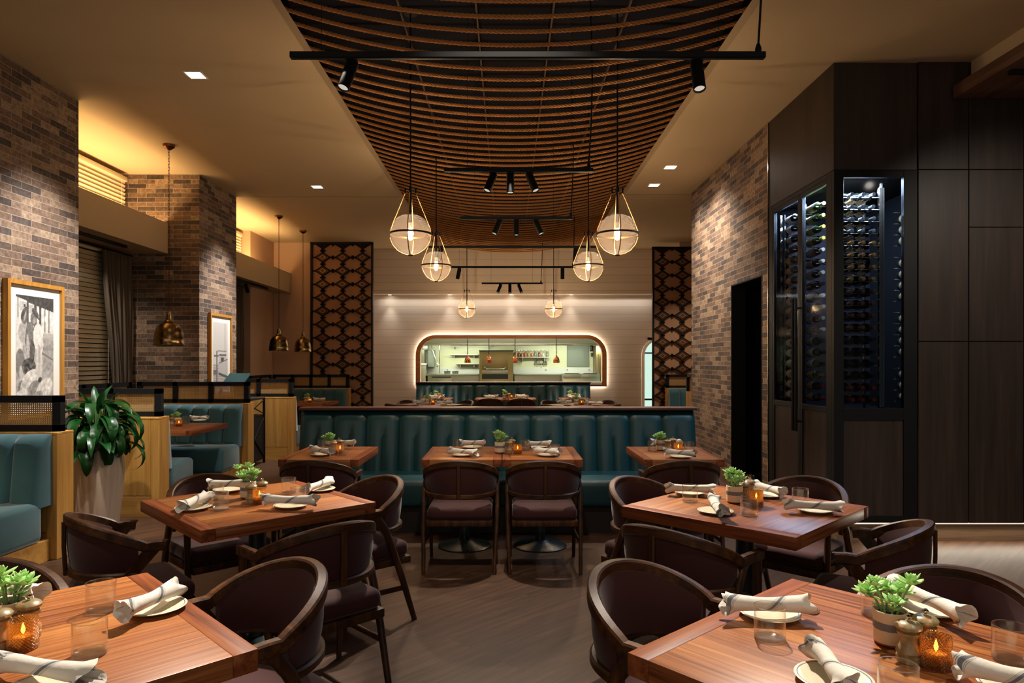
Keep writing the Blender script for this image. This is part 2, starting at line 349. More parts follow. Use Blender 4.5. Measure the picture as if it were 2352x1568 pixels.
# ------------------------------------------------------------------ mesh helpers
class MB:
    def __init__(s): s.v = []; s.f = []; s.uv = None
    def add(s, vs, fs):
        o = len(s.v); s.v += [tuple(v) for v in vs]; s.f += [tuple(i + o for i in f) for f in fs]; return s
    def box(s, x0, x1, y0, y1, z0, z1, bev=0, seg=2):
        if x0 > x1: x0, x1 = x1, x0
        if y0 > y1: y0, y1 = y1, y0
        if z0 > z1: z0, z1 = z1, z0
        if not bev:
            vs = [(x, y, z) for z in (z0, z1) for y in (y0, y1) for x in (x0, x1)]
            return s.add(vs, [(0, 2, 3, 1), (4, 5, 7, 6), (0, 1, 5, 4), (2, 6, 7, 3), (0, 4, 6, 2), (1, 3, 7, 5)])
        bm = bmesh.new(); bmesh.ops.create_cube(bm, size=1)
        for v in bm.verts: v.co = ((x0 + x1) / 2 + v.co.x * (x1 - x0), (y0 + y1) / 2 + v.co.y * (y1 - y0), (z0 + z1) / 2 + v.co.z * (z1 - z0))
        bev = min(bev, .49 * min(x1 - x0, y1 - y0, z1 - z0))
        bmesh.ops.bevel(bm, geom=bm.edges[:], offset=bev, segments=seg, profile=.5, affect='EDGES')
        bm.verts.index_update()
        s.add([v.co.copy() for v in bm.verts], [[v.index for v in f.verts] for f in bm.faces]); bm.free(); return s
    def sweep(s, pts, prof, up=(0, 0, 1), closed=False, scales=None, caps=True):
        """PROF: closed 2D outline (side, up) carried along PTS"""
        pts = [Vector(p) for p in pts]; n = len(pts); k = len(prof); up = Vector(up); vs = []
        for i, p in enumerate(pts):
            a = pts[i - 1] if (i or closed) else pts[i]; b = pts[(i + 1) % n] if (i < n - 1 or closed) else pts[i]
            t = (b - a).normalized(); sd = t.cross(up)
            if sd.length < 1e-4: sd = t.cross(Vector((1, 0, 0)) if abs(t.x) < .9 else Vector((0, 1, 0)))
            sd.normalize(); u2 = sd.cross(t).normalized(); sx, sy = (1, 1) if not scales else (scales[i] if isinstance(scales[i], tuple) else (scales[i],) * 2)
            vs += [p + sd * (q[0] * sx) + u2 * (q[1] * sy) for q in prof]
        fs = []
        for i in range(n if closed else n - 1):
            j = (i + 1) % n
            for q in range(k): fs.append((i * k + q, j * k + q, j * k + (q + 1) % k, i * k + (q + 1) % k))
        if caps and not closed: fs += [tuple(range(k)), tuple(range((n - 1) * k + k - 1, (n - 1) * k - 1, -1))]
        return s.add(vs, fs)
    def tube(s, pts, r, n=8, closed=False, scales=None, caps=True):
        return s.sweep(pts, [(r * math.cos(2 * PI * i / n), r * math.sin(2 * PI * i / n)) for i in range(n)], closed=closed, scales=scales, caps=caps)
    def lathe(s, prof, n=24, c=(0, 0, 0), rot=None, f=None, close=False):
        """PROF: (r, z) pairs from bottom to top; zero radius closes the end"""
        vs = []; rings = []; 
        for r, z in prof:
            if r < 1e-6: rings.append([len(vs)]); vs.append(Vector((0, 0, z)))
            else:
                rings.append(list(range(len(vs), len(vs) + n)))
                for i in range(n):
                    a = 2 * PI * i / n; rr = r * (f(a, z) if f else 1)
                    vs.append(Vector((rr * math.cos(a), rr * math.sin(a), z)))
        fs = []
        for a, b in zip(rings, rings[1:]):
            for i in range(n):
                j = (i + 1) % n
                if len(a) == 1 and len(b) == 1: continue
                if len(a) == 1: fs.append((a[0], b[j], b[i]))
                elif len(b) == 1: fs.append((a[i], a[j], b[0]))
                else: fs.append((a[i], a[j], b[j], b[i]))
        if rot: vs = [rot @ v for v in vs]
        return s.add([v + Vector(c) for v in vs], fs)
    def grid(s, fn, nu, nv, cu=False, cv=False):
        vs = [fn(i / (nu if cu else nu - 1), j / (nv if cv else nv - 1)) for i in range(nu) for j in range(nv)]
        fs = [(i * nv + j, ((i + 1) % nu) * nv + j, ((i + 1) % nu) * nv + (j + 1) % nv, i * nv + (j + 1) % nv)
              for i in range(nu if cu else nu - 1) for j in range(nv if cv else nv - 1)]
        return s.add(vs, fs)
    def poly(s, outline, holes=(), place=None, depth=0):
        """flat outline with holes, PLACE(a, b, d) puts it in space, DEPTH gives thickness"""
        loops = [[Vector((p[0], p[1], 0)) for p in l] for l in [outline] + list(holes)]
        flat = [p for l in loops for p in l]; tri = geometry.tessellate_polygon(loops); n = len(flat)
        vs = [place(p.x, p.y, 0) for p in flat]; fs = [tuple(t) for t in tri]
        if depth:
            vs += [place(p.x, p.y, depth) for p in flat]; fs += [tuple(i + n for i in reversed(t)) for t in tri]; o = 0
            for l in loops:
                k = len(l); fs += [(o + i, o + (i + 1) % k, n + o + (i + 1) % k, n + o + i) for i in range(k)]; o += k
        return s.add(vs, fs)
    def build(s, name, mat, parent=None, smooth=True, angle=38, loc=None):
        me = bpy.data.meshes.new(name); me.from_pydata(s.v, [], s.f)
        if s.uv:
            ul = me.uv_layers.new(name='UVMap')
            for lp in me.loops: ul.data[lp.index].uv = s.uv[lp.vertex_index]
        bm = bmesh.new(); bm.from_mesh(me); bmesh.ops.recalc_face_normals(bm, faces=bm.faces); bm.to_mesh(me); bm.free()
        if smooth:
            me.shade_smooth(); me.set_sharp_from_angle(angle=math.radians(angle))
        me.materials.append(M[mat] if isinstance(mat, str) else mat)
        o = bpy.data.objects.new(name, me); COL.objects.link(o)
        if parent: o.parent = parent
        if loc: o.location = loc
        return o
def buildm(name, parts, parent):
    allm = MB(); idx = []
    for k, (mb, mt) in enumerate(parts): allm.add(mb.v, mb.f); idx += [k] * len(mb.f)
    o = allm.build(name, parts[0][1], parent, False)
    for mb, mt in parts[1:]: o.data.materials.append(M[mt])
    for p, k in zip(o.data.polygons, idx): p.material_index = k
    return o
def RP(w, h, c=None):          # chamfered rectangle profile
    c = c or min(w, h) * .28; a, b = w / 2, h / 2
    return [(a, -b + c), (a, b - c), (a - c, b), (-a + c, b), (-a, b - c), (-a, -b + c), (-a + c, -b), (a - c, -b)]
def tag(o, label=None, cat=None, group=None, kind=None):
    for k, v in (('label', label), ('category', cat), ('group', group), ('kind', kind)):
        if v: o[k] = v
    return o
def thing(name, label, cat, loc=(0, 0, 0), rz=0, group=None):
    o = bpy.data.objects.new(name, None); COL.objects.link(o); o.empty_display_size = .05
    o.location = loc; o.rotation_euler = (0, 0, rz); return tag(o, label, cat, group)
def struct(name, mb, mat, label, parent=None, cat='room', smooth=False):
    o = mb.build(name, mat, parent, smooth)
    if parent is None: tag(o, label, cat, None, 'structure')
    return o
def kids(o): return [c for c in bpy.data.objects if c.parent is o]
KID = {}
def tree(o):
    """the parts of a finished prototype, looked up once"""
    if o.name not in KID:
        by = {}
        for c in bpy.data.objects:
            if c.parent: by.setdefault(c.parent.name, []).append(c)
        def rec(x): return [(c, rec(c)) for c in by.get(x.name, [])]
        KID[o.name] = rec(o)
    return KID[o.name]
USED = set()
def place(proto, label, loc, rz=0, group=None, cat=None, rot=None, scale=None):
    """first call moves the prototype itself, later calls copy it with its parts"""
    parts = tree(proto)
    if proto.name not in USED: r = proto; USED.add(proto.name)
    else:
        r = proto.copy(); COL.objects.link(r)
        def rec(lst, par):
            for c, sub in lst:
                d = c.copy(); COL.objects.link(d); d.parent = par; rec(sub, d)
        rec(parts, r)
    r.location = loc; r.rotation_euler = rot or (0, 0, rz)
    if scale: r.scale = scale
    r['label'] = label
    if group: r['group'] = group
    elif 'group' in r: del r['group']
    if cat: r['category'] = cat
    return r
def spot(name, loc, target, power, angle=40, blend=.5, col=(1, .86, .70), r=.03):
    l = bpy.data.lights.new(name, 'SPOT'); l.energy = power; l.spot_size = math.radians(angle); l.spot_blend = blend; l.color = col; l.shadow_soft_size = r
    o = bpy.data.objects.new(name, l); COL.objects.link(o); o.location = loc
    o.rotation_euler = (Vector(target) - Vector(loc)).to_track_quat('-Z', 'Y').to_euler(); return o
def point(name, loc, power, col=(1, .7, .4), r=.03):
    l = bpy.data.lights.new(name, 'POINT'); l.energy = power; l.color = col; l.shadow_soft_size = r
    o = bpy.data.objects.new(name, l); COL.objects.link(o); o.location = loc; return o
def area(name, loc, rot, sx, sy, power, col):
    l = bpy.data.lights.new(name, 'AREA'); l.shape = 'RECTANGLE'; l.size = sx; l.size_y = sy; l.energy = power; l.color = col
    o = bpy.data.objects.new(name, l); COL.objects.link(o); o.location = loc; o.rotation_euler = rot; return o
ORD = 'first second third fourth fifth sixth seventh eighth ninth tenth eleventh twelfth thirteenth fourteenth fifteenth sixteenth seventeenth eighteenth nineteenth twentieth'.split()
def ordinal(n):
    if n <= 20: return ORD[n - 1]
    tens = {2: 'twent', 3: 'thirt', 4: 'fort', 5: 'fift'}[n // 10]
    return tens + 'ieth' if n % 10 == 0 else tens + 'y-' + ORD[n % 10 - 1]
def base(root, loc):
    loc = Vector(loc)
    for c in bpy.data.objects:
        if c.parent is root: c.location = c.location - loc
    root.location = loc; return root
CZ = 4.0
XL, XR = -1.634, 1.756            # ceiling trough
WL, CL = -5.15, -4.11             # window wall, brick pier faces
BR = 2.72                          # brick wall on the cabinet side
# ------------------------------------------------------------------ floor, ceiling
struct('floor', MB().box(-5.6, 5.6, -2.5, 15.7, -.1, 0), 'floor', 'grey brown plank floor laid on the diagonal')
m = MB().box(-5.4, XL, -2.5, 16, CZ, CZ + .1).box(XR, 5.4, -2.5, 16, CZ, CZ + .1).box(XL, XR, 14.75, 16, CZ, CZ + .1)
struct('ceiling', m, 'ceiling', 'taupe plaster ceiling around the rope trough')
m = MB().box(-2.6, 2.7, -2.5, 15.2, 4.55, 4.62).box(-2.62, -2.6, -2.5, 15.2, CZ + .1, 4.6).box(2.7, 2.72, -2.5, 15.2, CZ + .1, 4.6).box(-2.6, 2.7, 15.2, 15.22, CZ + .1, 4.6)
struct('ceiling_trough', m, 'plenum', 'black recessed ceiling above the rope swags')
for i, x in enumerate((-.92, -.267, .39, 1.03)):
    struct('trim_%d' % (i + 1), MB().box(x - .007, x + .007, -1, 15.1, 4.5, 4.545), 'plenum_rail', 'thin brown rail running along the black trough')
struct('trim_5', MB().box(-5.0, XL - .002, 10.335, 10.34, CZ - .002, CZ), 'plinth', 'fine dark joint across the ceiling beside the trough')
struct('trim_6', MB().box(XR + .002, BR, 10.2, 10.205, CZ - .002, CZ), 'plinth', 'fine dark joint across the ceiling by the brick wall')
# ------------------------------------------------------------------ planter side: piers, ledges, windows
m = MB().box(WL - .2, CL, 3.9, 6.54, 0, CZ); struct('wall_pier_near', m, 'brick', 'brick pier holding the framed picture of men')
m = MB().box(WL - .2, CL, 9.1, 10.34, 0, CZ); struct('wall_pier_far', m, 'brick', 'brick pier holding the framed picture of a boat')
m = MB().box(WL - .2, WL, -2.5, 14.5, 0, CZ).box(WL, -4.9, 13.0, 14.3, 0, CZ); struct('wall_window_side', m, 'plaster', 'warm plaster window wall behind the booths')
for nm, y0, y1, lb in (('trim_7', 6.54, 9.1, 'deep plaster ledge between the two brick piers'), ('trim_8', 10.34, 14.3, 'deep plaster ledge beyond the boat picture pier')):
    m = MB().box(-4.56, -4.53, y0, y1, 2.943, 3.35).box(WL, -4.56, y0, y1, 2.943, 2.98); struct(nm, m, 'ceiling', lb)
def blinds(name, lab, y0, y1, z0, z1, pitch, tilt, x, sl=.05):
    t = thing(name, lab, 'blinds')
    m = MB(); n = int((z1 - z0) / pitch)
    for i in range(n):
        z = z0 + (i + .5) * pitch; c, s = math.cos(tilt) * sl / 2, math.sin(tilt) * sl / 2
        m.add([(x + c * a + b * .0012, y, z + s * a + .0015 * b) for y in (y0, y1) for a, b in ((-1, 1), (1, 1), (1, -1), (-1, -1))],
              [(0, 1, 5, 4), (1, 2, 6, 5), (2, 3, 7, 6), (3, 0, 4, 7), (0, 3, 2, 1), (4, 5, 6, 7)])
    m.build('slat', 'blind', t, False)
    MB().box(x - .035, x + .035, y0 - .01, y1 + .01, z1, z1 + .06, .006).build('head_rail', 'blind', t)
    MB().box(x - .02, x + .02, y0, y1, z0 - .025, z0, .004).build('bottom_rail', 'blind', t)
    for y in (y0 + .12, y1 - .12): MB().tube([(x + .03, y, z0), (x + .03, y, z1)], .0025, 5).build('cord', 'white_trim', t)
    return base(t, (x, (y0 + y1) / 2, z0))
blinds('window_blind', 'pale blind above the ledge between the brick piers', 6.56, 9.02, 3.36, 3.88, .052, 1.15, -5.06)
blinds('window_blind', 'half open wooden blind under the ledge beside the drape', 6.56, 8.72, 1.0, 2.86, .056, .95, -5.06)
blinds('window_blind', 'narrow pale blind above the ledge past the boat picture', 10.4, 12.95, 3.36, 3.88, .052, 1.15, -5.06)
for i, (y0, y1, z0, z1) in enumerate(((6.56, 9.05, 3.36, 3.94), (6.56, 9.05, .96, 2.9), (10.4, 12.95, 3.36, 3.94), (10.4, 12.95, .96, 2.9))):
    o = struct('window_%d' % (i + 1), MB().box(WL + .001, WL + .012, y0, y1, z0, z1), 'night', 'dark window pane behind the blinds and drapes')
    m = MB()
    for a, b, c, d in ((y0, y0 + .05, z0, z1), (y1 - .05, y1, z0, z1), (y0, y1, z0, z0 + .05), (y0, y1, z1 - .05, z1), ((y0 + y1) / 2 - .02, (y0 + y1) / 2 + .02, z0, z1)): m.box(WL + .012, WL + .03, a, b, c, d)
    m.build('window_frame', 'plinth', o, False)
def drape(name, lab, x, y0, y1, z0, z1, pinch, waves):
    t = thing(name, lab, 'curtain')
    def fn(u, v):
        z = z1 + (z0 - z1) * v; w = 1 - pinch * math.sin(min(1, v * 1.05) * PI * .5) ** 1.6
        yc = y1 - .02; y = yc + (y0 - yc) * (1 - u) * w
        a = .036 * (1 - .3 * v)
        return Vector((x + a * math.sin(u * waves * 2 * PI + .6 * math.sin(v * 3)) + .012 * math.sin(u * 31 + v * 4), y, z))
    o = MB().grid(fn, waves * 14, 14).build('cloth', 'curtain', t, True, 80)
    md = o.modifiers.new('thick', 'SOLIDIFY'); md.thickness = .004
    m = MB().tube([(x, y0 - .5, z1 + .02), (x, y1, z1 + .02)], .011, 8); m.build('rod', 'black', t)
    return base(t, (x, (y0 + y1) / 2, z0))
drape('curtain', 'grey brown drape gathered beside the half open blind', -4.972, 8.36, 9.04, .95, 2.88, .35, 7)
drape('curtain', 'dark drape hanging just past the boat picture', -4.96, 12.1, 12.8, .95, 2.88, .1, 6)
# ------------------------------------------------------------------ end walls
m = MB().box(WL, -3.2, 14.3, 14.4, 0, CZ).box(-3.22, -3.2, 14.4, 15.5, 0, CZ); struct('wall_far_planter_side', m, 'plaster', 'warm plaster end wall behind the far booth')
m = MB().box(3.6, 4.8, 14.3, 14.4, 0, CZ).box(3.6, 3.62, 14.4, 15.5, 0, CZ); struct('wall_far_cabinet_side', m, 'plaster', 'end wall behind the second lattice panel')
def rounded_top(x0, x1, z0, z1, r, n=10, rb=0):
    p = [(x0, z0), (x1, z0)]
    for i in range(n + 1): a = PI / 2 * i / n; p.append((x1 - r + r * math.cos(a), z1 - r + r * math.sin(a)))
    for i in range(n + 1): a = PI / 2 + PI / 2 * i / n; p.append((x0 + r + r * math.cos(a), z1 - r + r * math.sin(a)))
    return p
KW = (-1.985, 2.145, .98, 2.035)     # kitchen opening
hole = rounded_top(*KW, .36); arch = rounded_top(3.10, 4.0, 0, 2.02, .40)
YW = 15.55
arch_h = [(3.10, .001)] + arch[1:]
m = MB().poly([(-3.3, 0), (4.2, 0), (4.2, 3.05), (-3.3, 3.05)], [hole, [(a, max(b, .002)) for a, b in arch]], lambda a, b, d: Vector((a, YW + d, b)), .12)
struct('wall_far', m, 'shiplap', 'cream shiplap wall around the kitchen window')
struct('wall_far_upper', MB().box(-3.3, 4.2, 15.28, 15.7, 3.02, CZ), 'shiplap', 'shiplap bulkhead above the kitchen window wall')
struct('trim_9', MB().box(-3.2, 3.6, 15.265, 15.28, 3.005, 3.03), 'white_trim', 'lower edge of the shiplap bulkhead, painted white where it catches light')  # white colour stands in for light caught along the bulkhead's lower lip
def ring(o, i, y0, y1):           # solid band between two outlines with the same number of points
    n = len(o); vs = [Vector((p[0], y, p[1])) for y in (y0, y1) for l in (o, i) for p in l]; fs = []
    for k in range(n):
        j = (k + 1) % n
        fs += [(k, j, n + j, n + k), (2 * n + k, 3 * n + k, 3 * n + j, 2 * n + j), (k, 2 * n + k, 2 * n + j, j), (n + k, n + j, 3 * n + j, 3 * n + k)]
    return MB().add(vs, fs)
ro = rounded_top(-2.08, 2.24, .945, 2.11, .45); ri = rounded_top(-1.98, 2.14, 1.05, 2.03, .36)
o = struct('window_5', ring(ro, ri, 15.42, 15.50), 'kitchen_frame', 'chestnut frame of the glowing kitchen pass window', None, 'window', True)
MB().box(-1.97, 2.13, 15.40, 15.62, .985, 1.05, .006).build('window_sill', 'white_trim', o)
go = rounded_top(-2.062, 2.222, .963, 2.092, .435); gi = rounded_top(-2.035, 2.195, .99, 2.066, .41)
ring(go, gi, 15.505, 15.54).build('light_strip', 'led_white', o)
ao = rounded_top(3.045, 3.6, .0, 2.06, .42); ai = rounded_top(3.11, 3.535, .0, 2.0, .36)
o = struct('door_1', ring(ao, ai, 15.50, 15.56), 'white_trim', 'pale arched doorway frame beside the lattice panel', None, 'door', True)
MB().box(3.1, 4.0, 15.70, 15.72, 0, 2.1).build('door_pane', plain('glowing frosted pane', 'a9bdb4', .3, emit='a8c8bc', estr=.5), o)  # pane emits light itself, in place of the lit corridor behind it
MB().box(3.1, 4.0, 15.685, 15.70, .62, .66).box(3.1, 4.0, 15.685, 15.70, 1.69, 1.72).build('door_bar', 'black', o)
# ------------------------------------------------------------------ brick wall, doorway, panelling on the cabinet side
Y0, Y1, YD0, YD1, DZ = 7.12, 10.1, 7.31, 8.29, 2.42
m = MB().box(BR, BR + .16, Y0, YD0, 0, CZ).box(BR, BR + .16, YD1, Y1, 0, CZ).box(BR, BR + .16, YD0, YD1, DZ, CZ).box(BR + .16, 4.8, Y1 - .16, Y1, 0, CZ)
struct('wall_brick', m, 'brick', 'brick tiled wall with the dark doorway')
m = MB().box(BR - .012, BR, YD1, Y1, 0, .15); struct('baseboard_brick', m, 'toekick', 'grey base board under the brick wall')
m = MB().box(BR + .165, 4.4, YD0 - .3, YD0 - .28, 0, 2.9).box(BR + .165, 4.4, YD1 + .3, YD1 + .32, 0, 2.9).box(4.38, 4.4, YD0 - .3, YD1 + .3, 0, 2.9).box(BR + .165, 4.4, YD0 - .3, YD1 + .3, 2.5, 2.55)
struct('wall_passage', m, 'plenum', 'dark passage behind the doorway in the brick wall')
m = MB()
for y0, y1, z0, z1 in ((YD0 - .012, YD0 + .004, 0, DZ + .012), (YD1 - .004, YD1 + .012, 0, DZ + .012), (YD0 - .012, YD1 + .012, DZ - .004, DZ + .012)): m.box(BR - .004, BR + .165, y0, y1, z0, z1)
struct('door_2', m, 'black', 'black metal lining of the doorway in the brick wall', None, 'door')
struct('trim_10', MB().box(BR - .008, BR + .02, Y0 - .008, Y0 + .003, 0, CZ), 'silver', 'slim metal edge where brick meets the dark panelling')
struct('wall_side_booths', MB().box(4.8, 4.9, 10.0, 15.7, 0, CZ), 'plaster', 'side wall behind the booth past the brick wall')
PF = 5.69
m = MB(); g = .004
cols = [(3.425, 3.84), (3.848, 4.30), (4.308, 4.76), (4.768, 5.4)]
rows_ = [[(.158, 1.668), (1.674, 3.10), (3.106, CZ)], [(.158, 1.668), (1.674, 2.62), (2.626, 3.10), (3.106, CZ)]]
for i, (a, b) in enumerate(cols):
    for z0, z1 in rows_[0 if i == 0 else 1]: m.box(a, b, PF, PF + .02, z0, z1, .002, 1)
o = struct('wall_panelled', m, 'panel', 'smoked oak panelled wall beside the wine cabinet')
MB().box(3.42, 5.4, PF + .02, PF + .16, .15, CZ).build('panel_backing', 'black', o, False)
o = struct('baseboard_panelled', MB().box(3.42, 5.4, PF + .03, PF + .05, 0, .15), 'toekick', 'smoked oak toe kick under the panelled wall')
MB().box(2.80, 5.4, PF + .012, PF + .02, .146, .156).build('light_strip', 'led_base', o, False)
struct('wall_cabinet_side', MB().box(5.4, 5.5, -2.5, 6.2, 0, CZ), 'panel', 'dark panelled side wall out past the cabinet')
m = MB().box(3.70, 5.4, 2.0, PF - .02, 3.688, 3.793)
o = struct('ceiling_canopy', m, 'canopy', 'lowered walnut ceiling slab beside the panelled wall')
MB().box(3.857, 5.4, 2.0, PF - .01, 3.793, CZ).build('ceiling_drop', 'ceiling', o, False)
o = thing('track_light_rail', 'short black track under the walnut ceiling slab', 'track light')
MB().box(3.76, 5.0, 5.10, 5.135, 3.655, 3.687, .003).build('rail', 'black', o); base(o, (4.3, 5.12, 3.67))
# ------------------------------------------------------------------ lattice panels
def lattice(name, lab, x0, x1, y, z0, z1, px0):
    t = thing(name, lab, 'wall panel')
    MB().box(x0, x1, y - .02, y, z0, z1).build('backing', 'panel_tan', t, False)
    m = MB(); d = .045; ya, yb = y - .02 - d, y - .02
    fw = .035
    for a, b, c, e in ((x0, x0 + fw, z0, z1), (x1 - fw, x1, z0, z1), (x0, x1, z0, z0 + fw), (x0, x1, z1 - fw, z1)): m.box(a, b, ya - .02, y, c, e)
    m.build('frame', 'blackwood', t, False)
    la, go, br = MB(), MB(), MB(); cw, ch = .415, .279
    def cl(x): return min(max(x, x0 + fw * .5), x1 - fw * .5)
    def dia(mb, cx, cz, w, h, a, b):
        p = [(cx - w, cz), (cx, cz - h), (cx + w, cz), (cx, cz + h)]
        p = [(cl(q[0]), min(max(q[1], z0 + .01), z1 - .01)) for q in p]
        mb.add([(q[0], yy, q[1]) for yy in (a, b) for q in p], [(3, 2, 1, 0), (4, 5, 6, 7), (0, 1, 5, 4), (1, 2, 6, 5), (2, 3, 7, 6), (3, 0, 4, 7)])
    cz = z1 - fw
    while cz > z0 - .1:
        cx = px0
        while cx < x1 + .2:
            if x0 - .15 < cx < x1 + .15:
                dia(la, cx, cz, .176, .112, ya, yb)
                if x0 + .07 < cx < x1 - .07 and z0 + .05 < cz < z1 - .05:
                    dia(br, cx, cz, .128, .081, ya - .003, ya); dia(la, cx, cz, .098, .062, ya - .005, ya - .003); dia(go, cx, cz, .080, .051, ya - .008, ya - .005); dia(br, cx, cz, .054, .034, ya - .012, ya - .008)
                def bx(a, b, c, e):
                    a, b = cl(a), cl(b); c, e = max(c, z0), min(e, z1)
                    if b - a > .004 and e - c > .004: la.box(a, b, ya + .004, yb, c, e)
                bx(cx - .026, cx + .026, cz - ch / 2 - .07, cz - ch / 2 + .07)
                bx(cx - .055, cx + .055, cz - ch / 2 - .012, cz - ch / 2 + .012)
                bx(cx + .13, cx + cw - .13, cz - .013, cz + .013)
                bx(cx + cw / 2 - .02, cx + cw / 2 + .02, cz - .04, cz + .04)
                bx(cx - cw + .13, cx - .13, cz - .013, cz + .013)
            cx += cw
        cz -= ch
    buildm('carved_lattice', [(la, 'lattice'), (go, 'gold'), (br, 'brown')], t)
    return base(t, ((x0 + x1) / 2, y, z0))
lattice('lattice_panel', 'tall carved diamond lattice panel beside the far booths', -4.11, -2.81, 14.3, .05, CZ - .005, -3.86)
lattice('lattice_panel', 'carved diamond lattice panel partly hidden by the brick wall', 3.02, 4.6, 14.3, .05, CZ - .1, 3.23)
# ------------------------------------------------------------------ downlights
def downlight():
    t = thing('ceiling_downlight', 'x', 'ceiling light')
    m = MB(); a, b = .065, .082
    for x0, x1, y0, y1 in ((-b, -a, -b, b), (a, b, -b, b), (-a, a, -b, -a), (-a, a, a, b)): m.box(x0, x1, y0, y1, -.004, .0)
    m.build('trim_ring', 'white_trim', t, False); MB().box(-a, a, -a, a, -.0015, 0).build('lens', 'down', t, False); return t
dl = downlight()
DL = [((-2.72, 5.95), 'square downlight over the near brick pier'), ((-2.72, 9.75), 'square downlight over the boat picture pier'),
      ((2.09, 8.77), 'square downlight by the brick wall, nearer the cabinet'), ((2.07, 9.65), 'square downlight by the brick wall, nearer the far wall')]
for (x, y), lb in DL: place(dl, lb, (x, y, CZ))
wl = MB()
t0 = thing('wall_wash_light', 'x', 'ceiling light'); MB().lathe([(0, 0), (.04, 0), (.05, -.006), (.055, 0)], 16).build('trim_ring', 'white_trim', t0); MB().lathe([(0, -.003), (.036, -.003)], 16).build('lens', 'down', t0)
for i, px in enumerate((895, 1033, 1175, 1312)):
    place(t0, ('small round light in the shiplap bulkhead, over the wall beside the lattice', 'small round bulkhead light above the planter half of the pass window',
               'small round bulkhead light above the middle of the pass window', 'small round bulkhead light above the cabinet end of the pass window')[i], (at(px, 15.42), 15.42, 3.02))
# ------------------------------------------------------------------ rope swags
def rope_proto():
    span, zc, ze = XR - XL + .08, 3.85, 4.125
    def c(u):
        x = XL - .04 + span * u; k = 2 * u - 1
        return Vector((x, 0, zc + (ze - zc) * abs(k) ** 2.1))
    m = MB(); N = 280; R_, r = .0092, .0072; turns = 33
    for s in range(3):
        pts = []
        for i in range(N + 1):
            u = i / N; a = 2 * PI * (turns * u + s / 3)
            pts.append(c(u) + Vector((0, R_ * math.cos(a), R_ * math.sin(a))))
        m.tube(pts, r, 6)
    return m.build('hanging_rope', 'rope', None, True, 70)
rp = rope_proto(); tag(rp, 'x', 'rope'); i = 0; y = 4.03; k = 0
ROPES = []
while y < 14.62: ROPES.append(y); y += .207
for k, y in enumerate(ROPES):
    n = len(ROPES) - k
    place(rp, 'twisted tan rope swag across the ceiling trough, %s from the end by the kitchen' % ordinal(n), (0, y, 0), 0, 'rope swags across the ceiling trough')
# ------------------------------------------------------------------ globe pendants
def globe():
    t = thing('globe_pendant', 'x', 'pendant light'); r = .178     # origin at the globe centre
    prof = []
    for i in range(19):
        a = -PI / 2 + i / 18 * (PI / 2 + math.radians(62)); prof.append((max(0, r * math.cos(a)), r * math.sin(a)))
    prof[0] = (0, -r)
    MB().lathe(prof, 36).build('glass_globe', 'globe', t)
    MB().lathe([(r + .001, -.008), (r + .006, -.008), (r + .006, .008), (r + .001, .008), (r + .001, -.008)], 36).build('band', 'dark_brass', t)
    MB().tube([(0, 0, .33), (0, 0, 1.94)], .007, 8).build('rod', 'black', t)
    MB().lathe([(0, 1.92), (.06, 1.92), (.06, 1.935), (0, 1.935)], 20).build('ceiling_rose', 'black', t)
    m = MB().tube([(0, 0, .33), (0, 0, .42)], .011, 8)
    h = MB()
    for k in range(4):
        a = PI / 2 * k; h.tube([(0, 0, .385), (.05 * math.cos(a), .05 * math.sin(a), .385)], .004, 6); h.tube([(.046 * math.cos(a), .046 * math.sin(a), .355), (.046 * math.cos(a), .046 * math.sin(a), .405)], .007, 8)
    m.v, m.f = (lambda q: (q.v, q.f))(m.add(h.v, h.f)); m.build('hanger', 'black', t)
    for k in range(4):
        a = PI / 2 * k; ca, sa = math.cos(a), math.sin(a)
        pts = [(.046 * ca, .046 * sa, .36), (.178 * .86 * ca * 1.0, .178 * .86 * sa, .10)] + [((r + .005) * math.cos(b) * ca, (r + .005) * math.cos(b) * sa, (r + .005) * math.sin(b)) for b in [math.radians(q) for q in (10, -10, -30, -50, -70, -84)]]
        MB().tube(pts, .0045, 6).build('cord', 'thin_rope', t)
    MB().lathe([(0, -r - .014), (.02, -r - .012), (.022, -r - .002), (0, -r + .002)], 14).build('bottom_cap', 'dark_brass', t)
    MB().tube([(0, 0, .33), (0, 0, .09)], .012, 10).build('stem', 'black', t)
    MB().tube([(0, 0, .05), (0, 0, .10)], .02, 12).build('socket', 'white_plastic', t)
    MB().lathe([(0, -.055), (.017, -.045), (.020, -.01), (.019, .03), (.012, .05), (0, .05)], 16).build('bulb', 'bulb', t)
    return t
gp = globe()
GL = [(-.848, 5.96, 2.615, 'glass globe pendant hung in rope, nearest one on the planter side'.replace('nearest one', 'largest looking one'), 0), (.958, 5.96, 2.615, 'glass globe pendant hung in rope, largest looking one on the cabinet side', 0),
      (-.848, 8.1, 2.64, 'middle row glass globe pendant on the planter side', .5), (.958, 8.1, 2.64, 'middle row glass globe pendant on the cabinet side', 0.06),
      (-.848, 14.2, 2.60, 'small looking far globe pendant before the kitchen window, planter side', 0), (.958, 14.2, 2.60, 'small looking far globe pendant before the kitchen window, cabinet side', 0)]
for x, y, z, lb, rz in GL:
    place(gp, lb, (x, y, z), rz, 'globe pendants')
    point('globe_bulb', (x, y, z - .0), 66, (1, .80, .58), .025)
